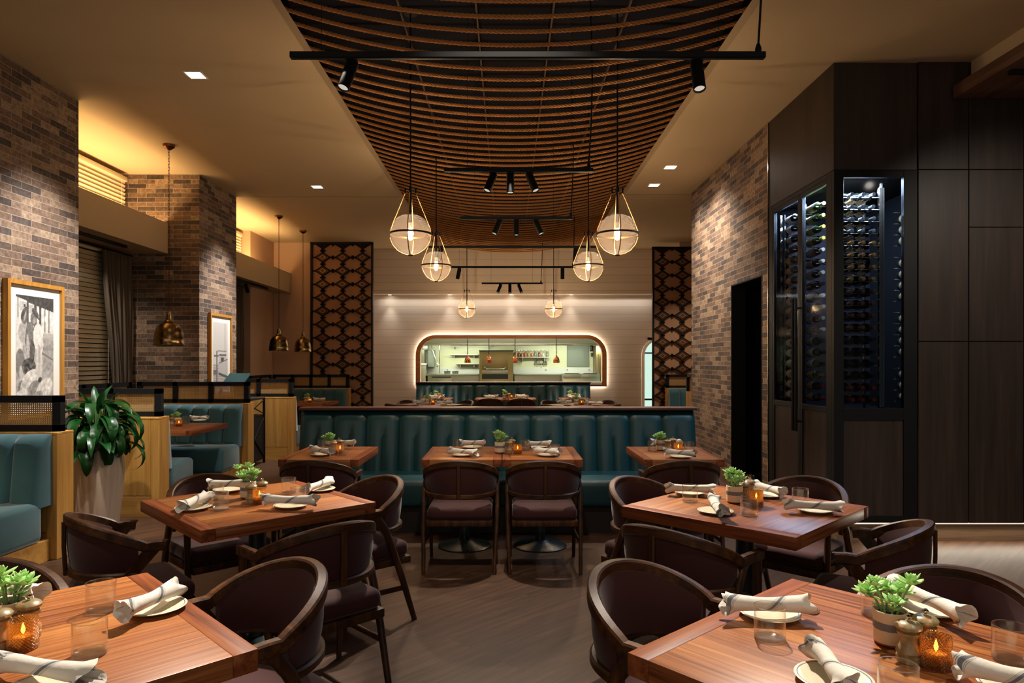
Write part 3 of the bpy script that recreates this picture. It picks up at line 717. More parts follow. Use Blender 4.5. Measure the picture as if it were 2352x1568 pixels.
# ------------------------------------------------------------------ bell pendants
def bell():
    t = thing('bell_pendant', 'x', 'pendant light')                # origin at the shade's rim centre
    prof = [(.165, 0), (.168, .006), (.163, .012), (.160, .07), (.161, .074), (.158, .078), (.150, .14), (.135, .19), (.105, .232), (.06, .256), (.052, .262), (.055, .275), (.05, .285), (.036, .292), (.030, .325), (.026, .365), (.018, .372), (.016, .39), (0, .392)]
    inner = [(r - .003 if r > .02 else r, z - .002) for r, z in prof[:11]]
    MB().lathe(prof, 36).build('shade', 'brass', t)
    MB().lathe([(.163, .002)] + inner[2:], 36).build('shade_lining', 'dark_brass', t)
    MB().lathe([(0, .06), (.03, .075), (.035, .11), (.018, .16), (0, .17)], 14).build('bulb', emis('bell bulb', 'ffc88a', 18), t)
    m = MB(); z = .392; k = 0
    while z < 2.25:
        pts = []
        for i in range(10):
            a = 2 * PI * i / 10; u = .0085 * math.cos(a); w = .021 * math.sin(a)
            pts.append((u, 0, z + .018 + w) if k % 2 else (0, u, z + .018 + w))
        m.tube(pts, .0025, 5, closed=True); z += .0345; k += 1
    m.build('chain', 'chain', t)
    MB().lathe([(0, 2.245), (.02, 2.25), (.062, 2.282), (.066, 2.31), (0, 2.31)], 24).build('ceiling_rose', 'copper', t)
    return t
bp = bell()
for x, y, lb in ((-3.90, 7.86, 'big looking brass bell pendant over the booth table before the brick pier'), (-3.91, 11.67, 'brass bell pendant over the far booth, nearer the boat picture'), (-3.89, 12.98, 'brass bell pendant over the far booth, nearer the lattice panel')):
    place(bp, lb, (x, y, 1.69), 0, 'brass bell pendants')
    spot('bell_lamp', (x, y, 1.80), (x, y, 0), 30, 110, .6, (1, .74, .48), .03)
# ------------------------------------------------------------------ track lights
def track(lab, y, x0, x1, heads, z=3.07, cord_x=None, wires=()):
    t = thing('track_light_rail', lab, 'track light')
    m = MB().box(x0, x1, y - .018, y + .018, z - .016, z + .016, .003, 1); m.build('rail', 'black', t)
    MB().box(x0 + .03, x1 - .03, y - .006, y + .006, z - .0175, z - .016).build('slot', 'tealblack', t, False)
    for hx, dx, dy in heads:
        d = Vector((dx, dy, -1)).normalized(); p0 = Vector((hx, y, z - .016)); p1 = p0 + Vector((0, 0, -.035))
        h = MB().box(hx - .03, hx + .03, y - .014, y + .014, z - .03, z - .016).tube([p0, p1], .008, 8)
        a = p1 - d * .02; b = p1 + d * .15
        rot = d.to_track_quat('Z', 'Y').to_matrix()
        h.lathe([(0, 0), (.030, 0), (.032, .004), (.032, .165), (.028, .168), (.027, .155)], 20, a, rot)
        hd = h.build('spot_head', 'black', t)
        MB().lathe([(0, .156), (.0265, .156)], 18, a, rot).build('lens', 'lens', hd)
    for wx in wires: MB().tube([(wx, y, z + .01), (wx, y, 4.55)], .0016, 5).build('wire', 'black', t)
    if cord_x is not None:
        MB().lathe([(.016, 0), (.016, .02), (.008, .045), (0, .045)], 12, (cord_x, y, z + .016)).build('cord_grip', 'black', t)
        zt = 4.0 if cord_x < XL or cord_x > XR else 4.55
        pts = [(cord_x + .018 * math.sin(u * PI * 1.2) * (1 if zt > 4.2 else 1.0) + (.02 * u), y, z + .05 + (zt - z - .05) * u) for u in [q / 12 for q in range(13)]]
        MB().tube(pts, .006, 8).build('power_cord', 'black', t)
    return base(t, ((x0 + x1) / 2, y, z))
track('longest black track light, two heads, hung across the trough near the camera', 3.5, -1.114, 1.319, [(-.80, -.25, -.35), (.969, 0.02, -.32)], cord_x=1.285, wires=(-.955, 1.08))
track('three headed black track light above the largest globe pendants', 5.59, -.52, .70, [(-.12, -.38, -.35), (.022, .0, -.2), (.18, .38, -.35)], cord_x=.665, wires=(-.33, .52))
track('three headed black track light just beyond the middle globe pendants', 7.45, -.513, .706, [(-.09, -.42, -.3), (.095, 0, -.2), (.31, .42, -.3)], cord_x=.69, wires=(-.36, .5))
track('long black track light close under the last rope swags', 9.32, -1.08, 1.21, [(-.915, -.2, -.3), (.93, 0, -.1)], wires=(-.9, .9))
track('long black track light level with the middle glass globes', 11.3, -1.02, 1.13, [(-.8, -.25, .3), (.908, 0, .1)], cord_x=1.08, wires=(-.8, .85))
track('lowest looking three headed black track before the kitchen wall', 13.64, -.52, .70, [(-.145, -.4, -.25), (.045, 0, -.2), (.225, .4, -.25)], cord_x=.665, wires=(-.33, .5))
o = thing('track_light_rail', 'black track under the ledge between the brick piers', 'track light'); MB().box(-4.75, -4.71, 6.6, 8.46, 2.91, 2.943, .003).build('rail', 'black', o); base(o, (-4.73, 7.5, 2.93))
o = thing('track_light_rail', 'black track with one head under the ledge past the boat picture', 'track light'); MB().box(-4.70, -4.66, 10.5, 13.27, 2.91, 2.943, .003).build('rail', 'black', o)
h = MB(); d = Vector((.35, -.3, -1)).normalized(); h.lathe([(0, 0), (.032, 0), (.032, .15), (.027, .15), (.026, .14)], 18, (-4.68, 12.2, 2.88), d.to_track_quat('Z', 'Y').to_matrix()).tube([(-4.68, 12.2, 2.91), (-4.68, 12.2, 2.86)], .008)
h.build('spot_head', 'black', o); base(o, (-4.68, 11.9, 2.93))
from mathutils import noise as mnoise
# ------------------------------------------------------------------ channelled backs, banquettes, booths
def channel_back(x0, n, w, yf0, yf1, yb, z0, z1, dents=False, bulge=.034, f=-1):
    """upright back cushion of N channels; front leans from yf0 (low) to yf1 (top); F: facing along y"""
    m = MB(); per = 10; nu = n * per + 1; nz = 12
    def fn(u, v):
        s = u * n; k = min(int(s), n - 1); q = s - k; x = x0 + s * w
        e = (1 - abs(2 * q - 1) ** 3.6); b = bulge * max(0, e) ** .55
        zz = v; top = 1
        if v > .92: top = math.sqrt(max(0, 1 - ((v - .92) / .08) ** 2))
        if dents and v < .80:
            g = math.exp(-((q - .5) / .06) ** 2) * min(1, (.80 - v) / .15); b -= .022 * g
        y = yf0 + (yf1 - yf0) * v + f * (b * (0.35 + .65 * top)) - f * (1 - top) * .05
        return Vector((x, y, z0 + (z1 - z0) * v - (0 if v < .999 else .004 * abs(2 * q - 1) ** 4)))
    m.grid(fn, nu, nz)
    a = len(m.v); top = [i * nz + nz - 1 for i in range(nu)]; bot = [i * nz for i in range(nu)]
    vs = [(m.v[i][0], yb, m.v[i][2]) for i in top] + [(m.v[i][0], yb, m.v[i][2]) for i in bot]; m.v += vs
    for i in range(nu - 1):
        m.f += [(top[i], top[i + 1], a + i + 1, a + i), (a + nu + i, a + nu + i + 1, bot[i + 1], bot[i]), (a + i, a + i + 1, a + nu + i + 1, a + nu + i)]
    m.f += [tuple(range(0, nz)) + (a, a + nu), tuple(range((nu - 1) * nz + nz - 1, (nu - 1) * nz - 1, -1)) + (a + 2 * nu - 1, a + nu - 1)]
    return m
def banquette(lab):
    t = thing('banquette', lab, 'banquette'); x0, w, n = -1.99, .3158, 12     # origin: floor under the front of the seat, y = 0
    x1 = x0 + n * w
    MB().box(x0 + .01, x1 - .01, .07, .80, 0, .235).build('plinth', 'plinth', t, False)
    m = MB().box(x0, -.105, 0, .62, .23, .468, .05, 4); m.build('seat', 'leather', t)
    m = MB().box(-.095, x1, 0, .62, .23, .468, .05, 4); m.build('seat', 'leather', t)
    channel_back(x0, n, w, .56, .66, .80, .44, 1.035, True).build('backrest', 'leather', t, True, 60)
    MB().box(x0 - .012, x1 + .012, .61, .83, 1.036, 1.062, .004).build('top_rail', 'rail_brown', t)
    MB().box(x0, x1, .80, .83, 0, 1.036).build('back_panel', 'rail_brown', t, False)
    return t
bq = banquette('x')
BY = 5.92
place(bq, 'long deep teal channelled banquette across the middle of the room', (0, BY, 0))
place(bq, 'teal channelled banquette right under the kitchen window', (0, BY + 8.3, 0))
PX = -3.40                                   # open end of the booths
def partition(lab, y0, y1, x1=PX, x0=-4.84, n=3, zs=1.24, frame_y=None):
    t = thing('booth_partition', lab, 'partition')
    MB().box(x0, x1 - .085, y0, y1, .205, .945, .002, 1).build('oak_panel', 'oak', t, False)
    MB().box(x0, x1 - .085, y0, y1, 0, .200, .002, 1).build('base_board', 'oak_x', t, False)
    MB().box(x0, x1, y0 - .002, y1 + .002, .945, .965, .003, 1).build('cap', 'oak', t, False)
    MB().box(x1 - .083, x1, y0, y1, 0, .945, .003, 1).build('end_post', 'oak', t, False)
    yc = (y0 + y1) / 2; a, b = yc - .03, yc + .03; s = .062
    m = MB().box(x0, x1 - .02, a, b, .965, .965 + .05).box(x0, x1 - .02, a, b, zs - .05, zs)
    pw = (x1 - .02 - x0 - s) / n
    for i in range(n + 1): m.box(x0 + i * pw, x0 + i * pw + s, a, b, .965, zs)
    m.build('screen_frame', 'blackwood', t, False)
    for i in range(n): MB().box(x0 + i * pw + s, x0 + (i + 1) * pw, yc - .002, yc + .002, 1.015, zs - .05).build('cane_panel', 'cane', t, False)
    return base(t, ((x0 + x1) / 2, yc, 0))
def bench(lab, yb, f, x1=PX - .04, x0=-4.82, w=.215):
    """YB: face of the partition it backs on to, F: -1 faces the camera end, +1 the kitchen end"""
    t = thing('booth_bench', lab, 'bench'); n = round((x1 - x0) / w); w = (x1 - x0) / n
    channel_back(x0, n, w, yb + f * .16, yb + f * .10, yb + f * .008, .42, .955, False, .05, f).build('backrest', 'velvet', t, True, 60)
    MB().box(x0, x1, yb + f * .10, yb + f * .66, .16, .465, .05, 4).build('seat', 'velvet', t)
    MB().box(x0, x1 - .02, yb + f * .008, yb + f * .60, 0, .16, .002, 1).build('plinth', 'oak_x', t, False)
    return base(t, ((x0 + x1) / 2, yb + f * .3, 0))
partition('oak booth partition with cane screen in front of the picture of men', 5.18, 5.38, -3.42, -4.09, 1)
bench('teal velvet booth bench in front of the picture of men', 5.18, -1, -3.45, -4.09)
partition('oak booth partition with cane screen right behind the potted plant', 6.60, 6.80, -3.37)
bench('teal booth bench on the back of the partition behind the plant', 6.80, 1, -3.42)
partition('oak booth partition with cane screen in front of the boat picture', 8.84, 9.04, -3.36)
bench('teal booth bench in front of the boat picture', 8.84, -1, -3.42)
partition('oak booth partition with cane screen behind the black service stand', 10.4, 10.6, -3.28)
bench('teal booth bench on the back of the partition past the service stand', 10.6, 1, -3.31)
partition('farthest oak booth partition with cane screen, before the lattice panel', 14.0, 14.18, -3.25, n=4)
bench('farthest teal booth bench, before the lattice panel', 14.0, -1, -3.30)
def side_screen(lab, y0, y1, n, x=-4.90):
    t = thing('booth_side_screen', lab, 'partition')
    MB().box(x - .03, x + .03, y0, y1, 0, .965).build('oak_panel', 'oak', t, False)
    s = .06; m = MB().box(x - .03, x + .03, y0, y1, .965, 1.01).box(x - .03, x + .03, y0, y1, 1.19, 1.24); pw = (y1 - y0 - s) / n
    for i in range(n + 1): m.box(x - .03, x + .03, y0 + i * pw, y0 + i * pw + s, .965, 1.24)
    m.build('screen_frame', 'blackwood', t, False)
    for i in range(n): MB().box(x - .002, x + .002, y0 + i * pw + s, y0 + (i + 1) * pw, 1.01, 1.19).build('cane_panel', 'cane', t, False)
    return base(t, (x, (y0 + y1) / 2, 0))
side_screen('low cane screen along the window by the near pendant booth', 6.82, 8.82, 4, -4.885)
side_screen('low cane screen along the window by the far pendant booth', 10.62, 13.98, 6, -4.865)
# far booths on the cabinet side, seen past the brick wall
partition('cane screened partition of the booth past the brick wall', 14.02, 14.2, 4.6, 3.27, 2)
bench('grey teal bench of the booth past the brick wall', 14.02, -1, 4.55, 3.3)
t = thing('booth_partition', 'narrow oak booth end post with cane, past the brick wall', 'partition')
MB().box(3.37, 3.48, 12.4, 12.9, 0, .95).build('oak_panel', 'oak', t, False)
MB().box(3.37, 3.48, 12.4, 12.46, .95, 1.27).box(3.37, 3.48, 12.84, 12.9, .95, 1.27).box(3.37, 3.48, 12.4, 12.9, 1.22, 1.27).build('screen_frame', 'blackwood', t, False)
MB().box(3.42, 3.43, 12.46, 12.84, .95, 1.22).build('cane_panel', 'cane', t, False)
MB().box(3.482, 3.53, 12.4, 12.9, 0, 1.27).build('edge_post', 'blackwood', t, False); base(t, (3.43, 12.65, 0))
# ------------------------------------------------------------------ tables
def table(name, sx, sy, zt=.76, th=.058, ends='X', col_r=.042, base_r=.27, big=False):
    """ENDS: axis across which the breadboard ends sit; the staves run along it"""
    t = thing(name, 'x', 'table'); e = .065; hx, hy = sx / 2, sy / 2
    if ends == 'X':
        MB().box(-hx + e, hx - e, -hy, hy, zt - th, zt, .002).build('tabletop', 'walnut_X', t)
        for s in (-1, 1): MB().box(s * (hx - e), s * hx, -hy, hy, zt - th, zt, .003).build('breadboard_end', 'walnut_edge', t)
    else:
        MB().box(-hx, hx, -hy + e, hy - e, zt - th, zt, .002).build('tabletop', 'walnut_Y', t)
        for s in (-1, 1): MB().box(-hx, hx, s * (hy - e), s * hy, zt - th, zt, .003).build('breadboard_end', M['walnut_edge_x'], t)
    MB().tube([(0, 0, .03), (0, 0, zt - th - .012)], col_r, 20).build('column', 'tealblack', t)
    MB().box(-.16, .16, -.16, .16, zt - th - .012, zt - th, .002).build('top_plate', 'black', t)
    r = base_r
    MB().lathe([(0, 0), (r, 0), (r, .008), (r * .93, .016), (r * .4, .035), (col_r + .02, .055), (0, .055)], 40).build('base_plate', 'tealblack', t)
    return t
M['walnut_edge_x'] = wood('walnut edging across', ('4d2413', '7d4326', '96592f'), 'X', 1, .46, .15)
t4 = table('square_table', .895, .895, ends='X', col_r=.045, base_r=.31)
TAB = {'TL': ((-1.33, 3.63), 43.5), 'TR': ((1.22, 3.51), 44.6), 'FL': ((-1.277, 1.772), 44.3), 'FR': ((.937, 1.705), -48.3)}
TN = {'TL': 'square walnut table beside the white planter', 'TR': 'square walnut table in front of the wine cabinet', 'FL': 'cut off walnut table at the planter side of the aisle',
      'FR': 'cut off walnut table at the cabinet side of the aisle'}
for k in ('TL', 'TR', 'FL', 'FR'):
    (x, y), a = TAB[k]; place(t4, TN[k], (x, y, 0), math.radians(a), 'square dining tables')
OFF = 8.3
place(t4, 'square walnut table behind the long banquette, lattice side', (-1.33, 3.63 + OFF, 0), math.radians(43.5), 'square dining tables')
place(t4, 'square walnut table behind the long banquette, brick wall side', (1.22, 3.51 + OFF, 0), math.radians(44.6), 'square dining tables')
t2 = table('banquette_table', .612, .79, ends='X', base_r=.215)
T2 = {'L2': (-1.437, 5.575, 'small walnut table at the booth end of the long banquette'), 'CA': (-.352, 5.575, 'small walnut table at mid banquette, twin on the planter side'),
      'CB': (.266, 5.575, 'small walnut table at mid banquette, twin on the cabinet side'), 'R2': (1.342, 5.575, 'small walnut table at the banquette end by the brick wall')}
B2 = {'L2': 'small walnut table under the kitchen window, lattice end', 'CA': 'small walnut table under the kitchen window, mid twin toward the lattice',
      'CB': 'small walnut table under the kitchen window, mid twin toward the brick wall', 'R2': 'small walnut table under the kitchen window, arched door end'}
for k, (x, y, lb) in T2.items():
    place(t2, lb, (x, y, 0), 0, 'banquette tables')
    place(t2, B2[k], (x, y + OFF, 0), 0, 'banquette tables')
t6 = table('booth_table', 1.25, .95, ends='X', base_r=.3)
place(t6, 'walnut booth table under the near brass bell pendant', (-4.03, 7.83, 0), 0, 'booth tables')
place(t6, 'walnut booth table under the two far bell pendants', (-3.86, 12.62, 0), 0, 'booth tables')
t = thing('booth_table', 'sliver of walnut table in the booth past the brick wall', 'table')
MB().box(3.56, 4.4, 12.6, 13.4, .70, .76, .003).build('tabletop', 'walnut_X', t); MB().tube([(4.0, 13.0, 0), (4.0, 13.0, .70)], .04, 12).build('column', 'tealblack', t); base(t, (4.0, 13, 0))
# ------------------------------------------------------------------ chairs
def chair(arms):
    t = thing('armchair', 'x', 'chair')                                   # faces +y, origin on the floor under the seat
    HW, B = .262, .25
    def plan(a, k=1.0): return HW * k * math.sin(a), -B * k * math.cos(a)
    zs_ = .655 if arms else .668
    def zr(a): return zs_ + (.783 - zs_) * max(0, math.cos(a)) ** .9
    tip = .205 if arms else .085
    side = [(HW, .04 + (tip - .04) * q, zs_ - .006 * q) for q in ((0, .5, 1) if arms else (0, 1))]
    arc = [(*plan(math.radians(d)), zr(math.radians(d))) for d in range(-90, 91, 6)]
    pts = [(-x, y, z) for x, y, z in reversed(side)] + arc + side
    sc_ = [(1, 1)] * len(pts); m = MB()
    m.sweep(pts, RP(.037, .046, .006), scales=sc_); m.build('top_rail', 'chair_rail', t, True, 32)
    # upholstered shell
    A = math.radians(84); zb = .548
    def loop(a):
        k0 = .90; x1, y1 = plan(a, .965); x0, y0 = plan(a, k0); zt = zr(a) - .012; out = []
        th = .017; nx, ny = math.sin(a), -math.cos(a)
        for q in range(7): out.append((x0 + (x1 - x0) * q / 6 + nx * th * (.75 + .5 * math.sin(PI * q / 6)), y0 + (y1 - y0) * q / 6 + ny * th * (.75 + .5 * math.sin(PI * q / 6)), zb + (zt - zb) * q / 6))
        for q in range(6, -1, -1): out.append((x0 + (x1 - x0) * q / 6 - nx * th * (.75 + .6 * math.sin(PI * q / 6)), y0 + (y1 - y0) * q / 6 - ny * th * (.75 + .6 * math.sin(PI * q / 6)), zb + (zt - zb) * q / 6))
        return out
    n = 30; L = [loop(-A + 2 * A * i / n) for i in range(n + 1)]; k = len(L[0]); m = MB(); vs = [p for l in L for p in l]
    fs = [(i * k + q, (i + 1) * k + q, (i + 1) * k + (q + 1) % k, i * k + (q + 1) % k) for i in range(n) for q in range(k)] + [tuple(range(k)), tuple(range(n * k + k - 1, n * k - 1, -1))]
    m.add(vs, fs).build('backrest', 'maroon', t, True, 60)
    arc = [(*plan(math.radians(d), .955), .546) for d in range(-84, 85, 6)]
    MB().sweep(arc, RP(.042, .034, .007)).build('back_rail', 'chair_rail', t, True, 32)
    MB().sweep([(0, -.262, .535), (0, -.268, .66), (0, -.268, .775)], RP(.028, .016), up=(0, 1, 0)).build('back_slat', 'chair_wood', t)
    MB().box(-.232, .232, -.215, .235, .372, .462, .035, 4).build('seat', 'maroon', t, True, 60)
    m = MB(); m.box(-.235, .235, -.222, .24, .332, .374, .006); m.build('seat_frame', 'chair_wood', t)
    for s in (-1, 1):
        if not arms: MB().add([((s * (.262 - (.69 - z) * .12)) + d, y, z) for d in (-.014, .014) for y, z in ((.098, .685), (.03, .685), (-.10, .535), (-.035, .535))], [(0, 1, 2, 3), (7, 6, 5, 4), (0, 4, 5, 1), (1, 5, 6, 2), (2, 6, 7, 3), (3, 7, 4, 0)]).build('front_post', 'chair_wood', t, False)
        p = [(s * .244, -.06, .55), (s * .25, -.15, .27), (s * .250, -.235, 0)] if not arms else [(s * .258, .07, .650), (s * .264, .02, .625), (s * .268, -.025, .56), (s * .268, -.07, .45), (s * .262, -.14, .27), (s * .250, -.235, 0)]
        MB().sweep(p, RP(.040, .032), up=(1, 0, 0), scales=[(1.25, 1), (1.2, 1), (1.05, 1), (1, 1), (.92, .92), (.72, .8)][-len(p):]).build('leg', 'chair_wood', t, True, 50)
        p = [(s * .252, .198, .648), (s * .25, .205, .36), (s * .243, .215, 0)] if arms else [(s * .222, .20, .365), (s * .226, .207, .2), (s * .23, .215, 0)]
        MB().sweep(p, RP(.036, .032), up=(1, 0, 0), scales=[1, .95, .72]).build('leg', 'chair_wood', t, True, 50)
        MB().sweep([(s * .256, -.155, .205), (s * .246, .20, .205)], RP(.016, .028)).build('stretcher', 'chair_wood', t)
    return t
chA = chair(True); chB = chair(False)
def put_chair(proto, cx, cy, face, lab, group):
    """FACE: world angle in degrees of the way the chair looks, 90 = away from the camera"""
    place(proto, lab, (cx, cy, 0), math.radians(face - 90), group)
GC = 'aubergine barrel chairs'
CH = [
 (chA, -.345, 5.06, 90, 'barrel chair pulled to the twin mid banquette table, planter side', 1), (chA, .265, 5.06, 90, 'barrel chair pulled to the twin mid banquette table, cabinet side', 1),
 (chA, -1.405, 5.08, 90, 'barrel chair at the small table by the booth end', 1), (chA, 1.29, 5.08, 90, 'barrel chair at the small table by the brick wall', 1),
 (chA, -1.72, 4.06, -45, 'barrel chair on the planter side of the table beside the planter', 1), (chA, -.885, 4.01, 222, 'barrel chair on the banquette side of the table beside the planter', 1),
 (chA, -.885, 3.13, 133, 'barrel chair on the aisle side of the table beside the planter', 1), (chB, -1.81, 3.27, 42, 'barrel chair with short arms before the white planter', 1),
 (chA, .865, 3.97, -48, 'barrel chair on the banquette side of the cabinet table', 1), (chA, 1.68, 3.98, 225, 'barrel chair on the cabinet side of the cabinet table', 1),
 (chB, 1.62, 3.09, 146, 'barrel chair with short arms before the panelled wall', 1), (chA, .79, 3.06, 46, 'barrel chair on the aisle side of the cabinet table', 1),
 (chA, -.865, 2.22, 226, 'barrel chair with its back to the aisle, planter side of the room', 0), (chA, -1.74, 2.22, -45, 'dark barrel chair tucked at the cut off table, booth side', 0),
 (chA, .53, 2.20, -45, 'barrel chair with its back to the aisle, cabinet side of the room', 0), (chA, 1.37, 2.13, 226, 'barrel chair at the cut off table, panelled wall side', 0)]
BACKL = ['barrel chair under the kitchen window, mid twin toward the lattice', 'barrel chair under the kitchen window, mid twin toward the brick wall', 'barrel chair at the kitchen window table, lattice end',
 'barrel chair at the kitchen window table, arched door end', 'far barrel chair behind the lattice side square table, lattice corner', 'far barrel chair behind the lattice side square table, middle corner',
 'far barrel chair before the lattice side square table, aisle corner', 'far barrel chair before the lattice side square table, booth corner', 'far barrel chair behind the brick side square table, middle corner',
 'far barrel chair behind the brick side square table, brick corner', 'far barrel chair before the brick side square table, brick corner', 'far barrel chair before the brick side square table, aisle corner']
for p, x, y, a, lb, bk in CH: put_chair(p, x, y, a, lb, GC)
for (p, x, y, a, lb, bk), l2 in zip([c for c in CH if c[5]], BACKL): put_chair(p, x, y + OFF, a, l2, GC)
# ------------------------------------------------------------------ planter with glossy plant
t = thing('planter', 'tall white ribbed planter between the two oak partitions', 'planter', (-3.63, 6.02, 0))
def ribs(a, z): return 1 + .034 * abs(math.sin(a * 12)) - .016
MB().lathe([(0, 0), (.165, 0), (.175, .02), (.212, .40), (.222, .55), (.212, .66), (.196, .742), (.188, .745), (.182, .735), (.19, .66), (0, .66)], 132, f=ribs).build('pot', 'planter', t)
MB().lathe([(0, .70), (.186, .69), (.186, .66)], 24).build('soil', 'soil', t)
rr = random.Random(5)
t = thing('potted_plant', 'leafy plant with long glossy drooping leaves in the white planter', 'plant', (-3.63, 6.02, .713))
m = MB(); st = MB()
def leaf(root, az, length, rise, droop, width, fold=.25):
    d = Vector((math.cos(az), math.sin(az), 0)); side = Vector((-math.sin(az), math.cos(az), 0)); n = 10; pts = []
    ang = rise; p = Vector(root); prev = p
    for i in range(n + 1):
        pts.append(p.copy()); p = p + (d * math.cos(ang) + Vector((0, 0, 1)) * math.sin(ang)) * length / n; ang -= droop / n * (1 + i * .12)
    vs = []; 
    for i, q in enumerate(pts):
        u = i / n; w = width * (math.sin(PI * min(1, u * .97 + .03)) ** .75) * (1 - .25 * u)
        tan = (pts[min(i + 1, n)] - pts[max(i - 1, 0)]).normalized(); up = side.cross(tan).normalized() * -1
        for s in (-1, -.5, 0, .5, 1):
            p_ = q + side * (w * s) + up * (-fold * w * (1 - abs(s))); r_ = math.hypot(p_.x, p_.y)
            if p_.z < .11 and r_ < .25: k_ = .25 / max(r_, .05); p_.x *= k_; p_.y *= k_
            if p_.x < -.32: p_.x = -.32 + (p_.x + .32) * .25
            vs.append(p_)
    m.add(vs, [(i * 5 + k, i * 5 + k + 1, (i + 1) * 5 + k + 1, (i + 1) * 5 + k) for i in range(n) for k in range(4)])
for i in range(88):
    az = rr.uniform(0, 2 * PI); h = rr.uniform(.05, .46); r0 = rr.uniform(.02, .17)
    root = Vector((r0 * math.cos(az) * .9, r0 * math.sin(az) * .9, h * (1 - r0 * 1.1)))
    st.tube([(root.x * .3, root.y * .3, 0), (root.x * .7, root.y * .7, root.z * .6), root], .006, 5)
    rise = rr.uniform(.1, .85) if h > .22 else rr.uniform(-.2, .4)
    leaf(root, az + rr.uniform(-.9, .9), rr.uniform(.24, .48), rise, rr.uniform(.7, 2.5), rr.uniform(.04, .07))
for az, h, ln in ((2.2, .36, .26), (1.2, .40, .22), (4.2, .36, .24), (5.6, .33, .26), (0.2, .3, .28)):
    leaf(Vector((.05 * math.cos(az), .05 * math.sin(az), h)), az, ln, 1.35, .6, .034); st.tube([(0, 0, 0), (.05 * math.cos(az), .05 * math.sin(az), h)], .007, 5)
for az, h, ln in ((-.05, .30, .55), (.1, .05, .52), (-.7, .3, .5), (-.15, .22, .5), (.25, .12, .48), (-.5, .15, .46), (-1.0, .2, .40), (-1.35, .18, .38), (.5, .25, .45)):
    leaf(Vector((.14 * math.cos(az), .14 * math.sin(az), h)), az, ln, .45, 2.5, .045); st.tube([(0, 0, 0), (.14 * math.cos(az), .14 * math.sin(az), h)], .007, 5)
m.build('foliage', 'gloss_leaf', t, True, 80); st.build('stems', 'stem', t)
# ------------------------------------------------------------------ service stand and screen
t = thing('service_stand', 'black metal service stand with crossed braces between two oak partitions', 'stand')
m = MB(); x0, x1, y0, y1 = -4.25, -3.62, 9.35, 10.2
for x in (x0, x1 - .03):
    for y in (y0, y1 - .03): MB().box(x, x + .03, y, y + .03, 0, .95).build('post', 'black', t, False)
MB().box(x0, x1, y0, y1, .95, .975, .003).build('top', 'blackwood', t); MB().box(x0 + .01, x1 - .01, y0, y1, .70, .72).build('shelf', 'black', t, False)
MB().box(x0 + .03, x1 - .012, y0 + .03, y1 - .03, .06, .70).build('cupboard', 'blackwood', t, False)
m = MB()
for a, b in (((y0 + .03, .73), (y1 - .03, .94)), ((y0 + .03, .94), (y1 - .03, .73)), ((y0 + .05, .66), (y1 - .05, .1)), ((y0 + .05, .1), (y1 - .05, .66))): m.tube([(x1 - .006, a[0], a[1]), (x1 - .006, b[0], b[1])], .008, 6)
m.build('brace', 'black', t); base(t, (-3.93, 9.8, 0))
t = thing('till_screen', 'tilted dark teal screen standing on the service stand', 'screen')
m = MB().poly([(-.17, -.11), (.17, -.11), (.17, .11), (-.17, .11)], [], lambda a, b, d: Vector((-3.86 + a * .9 + .28 * b, 9.7 + b * .75 + d * .3, 1.255 + b * .75 - d)), .014)
m.build('screen', 'teal_mat', t, False); MB().tube([(-3.86, 9.68, .976), (-3.86, 9.70, 1.235)], .022, 10).build('stem', 'black', t); MB().lathe([(0, .976), (.09, .976), (.085, .99), (0, .99)], 18, (-3.86, 9.68, 0)).build('foot', 'black', t)
base(t, (-3.86, 9.7, .976))
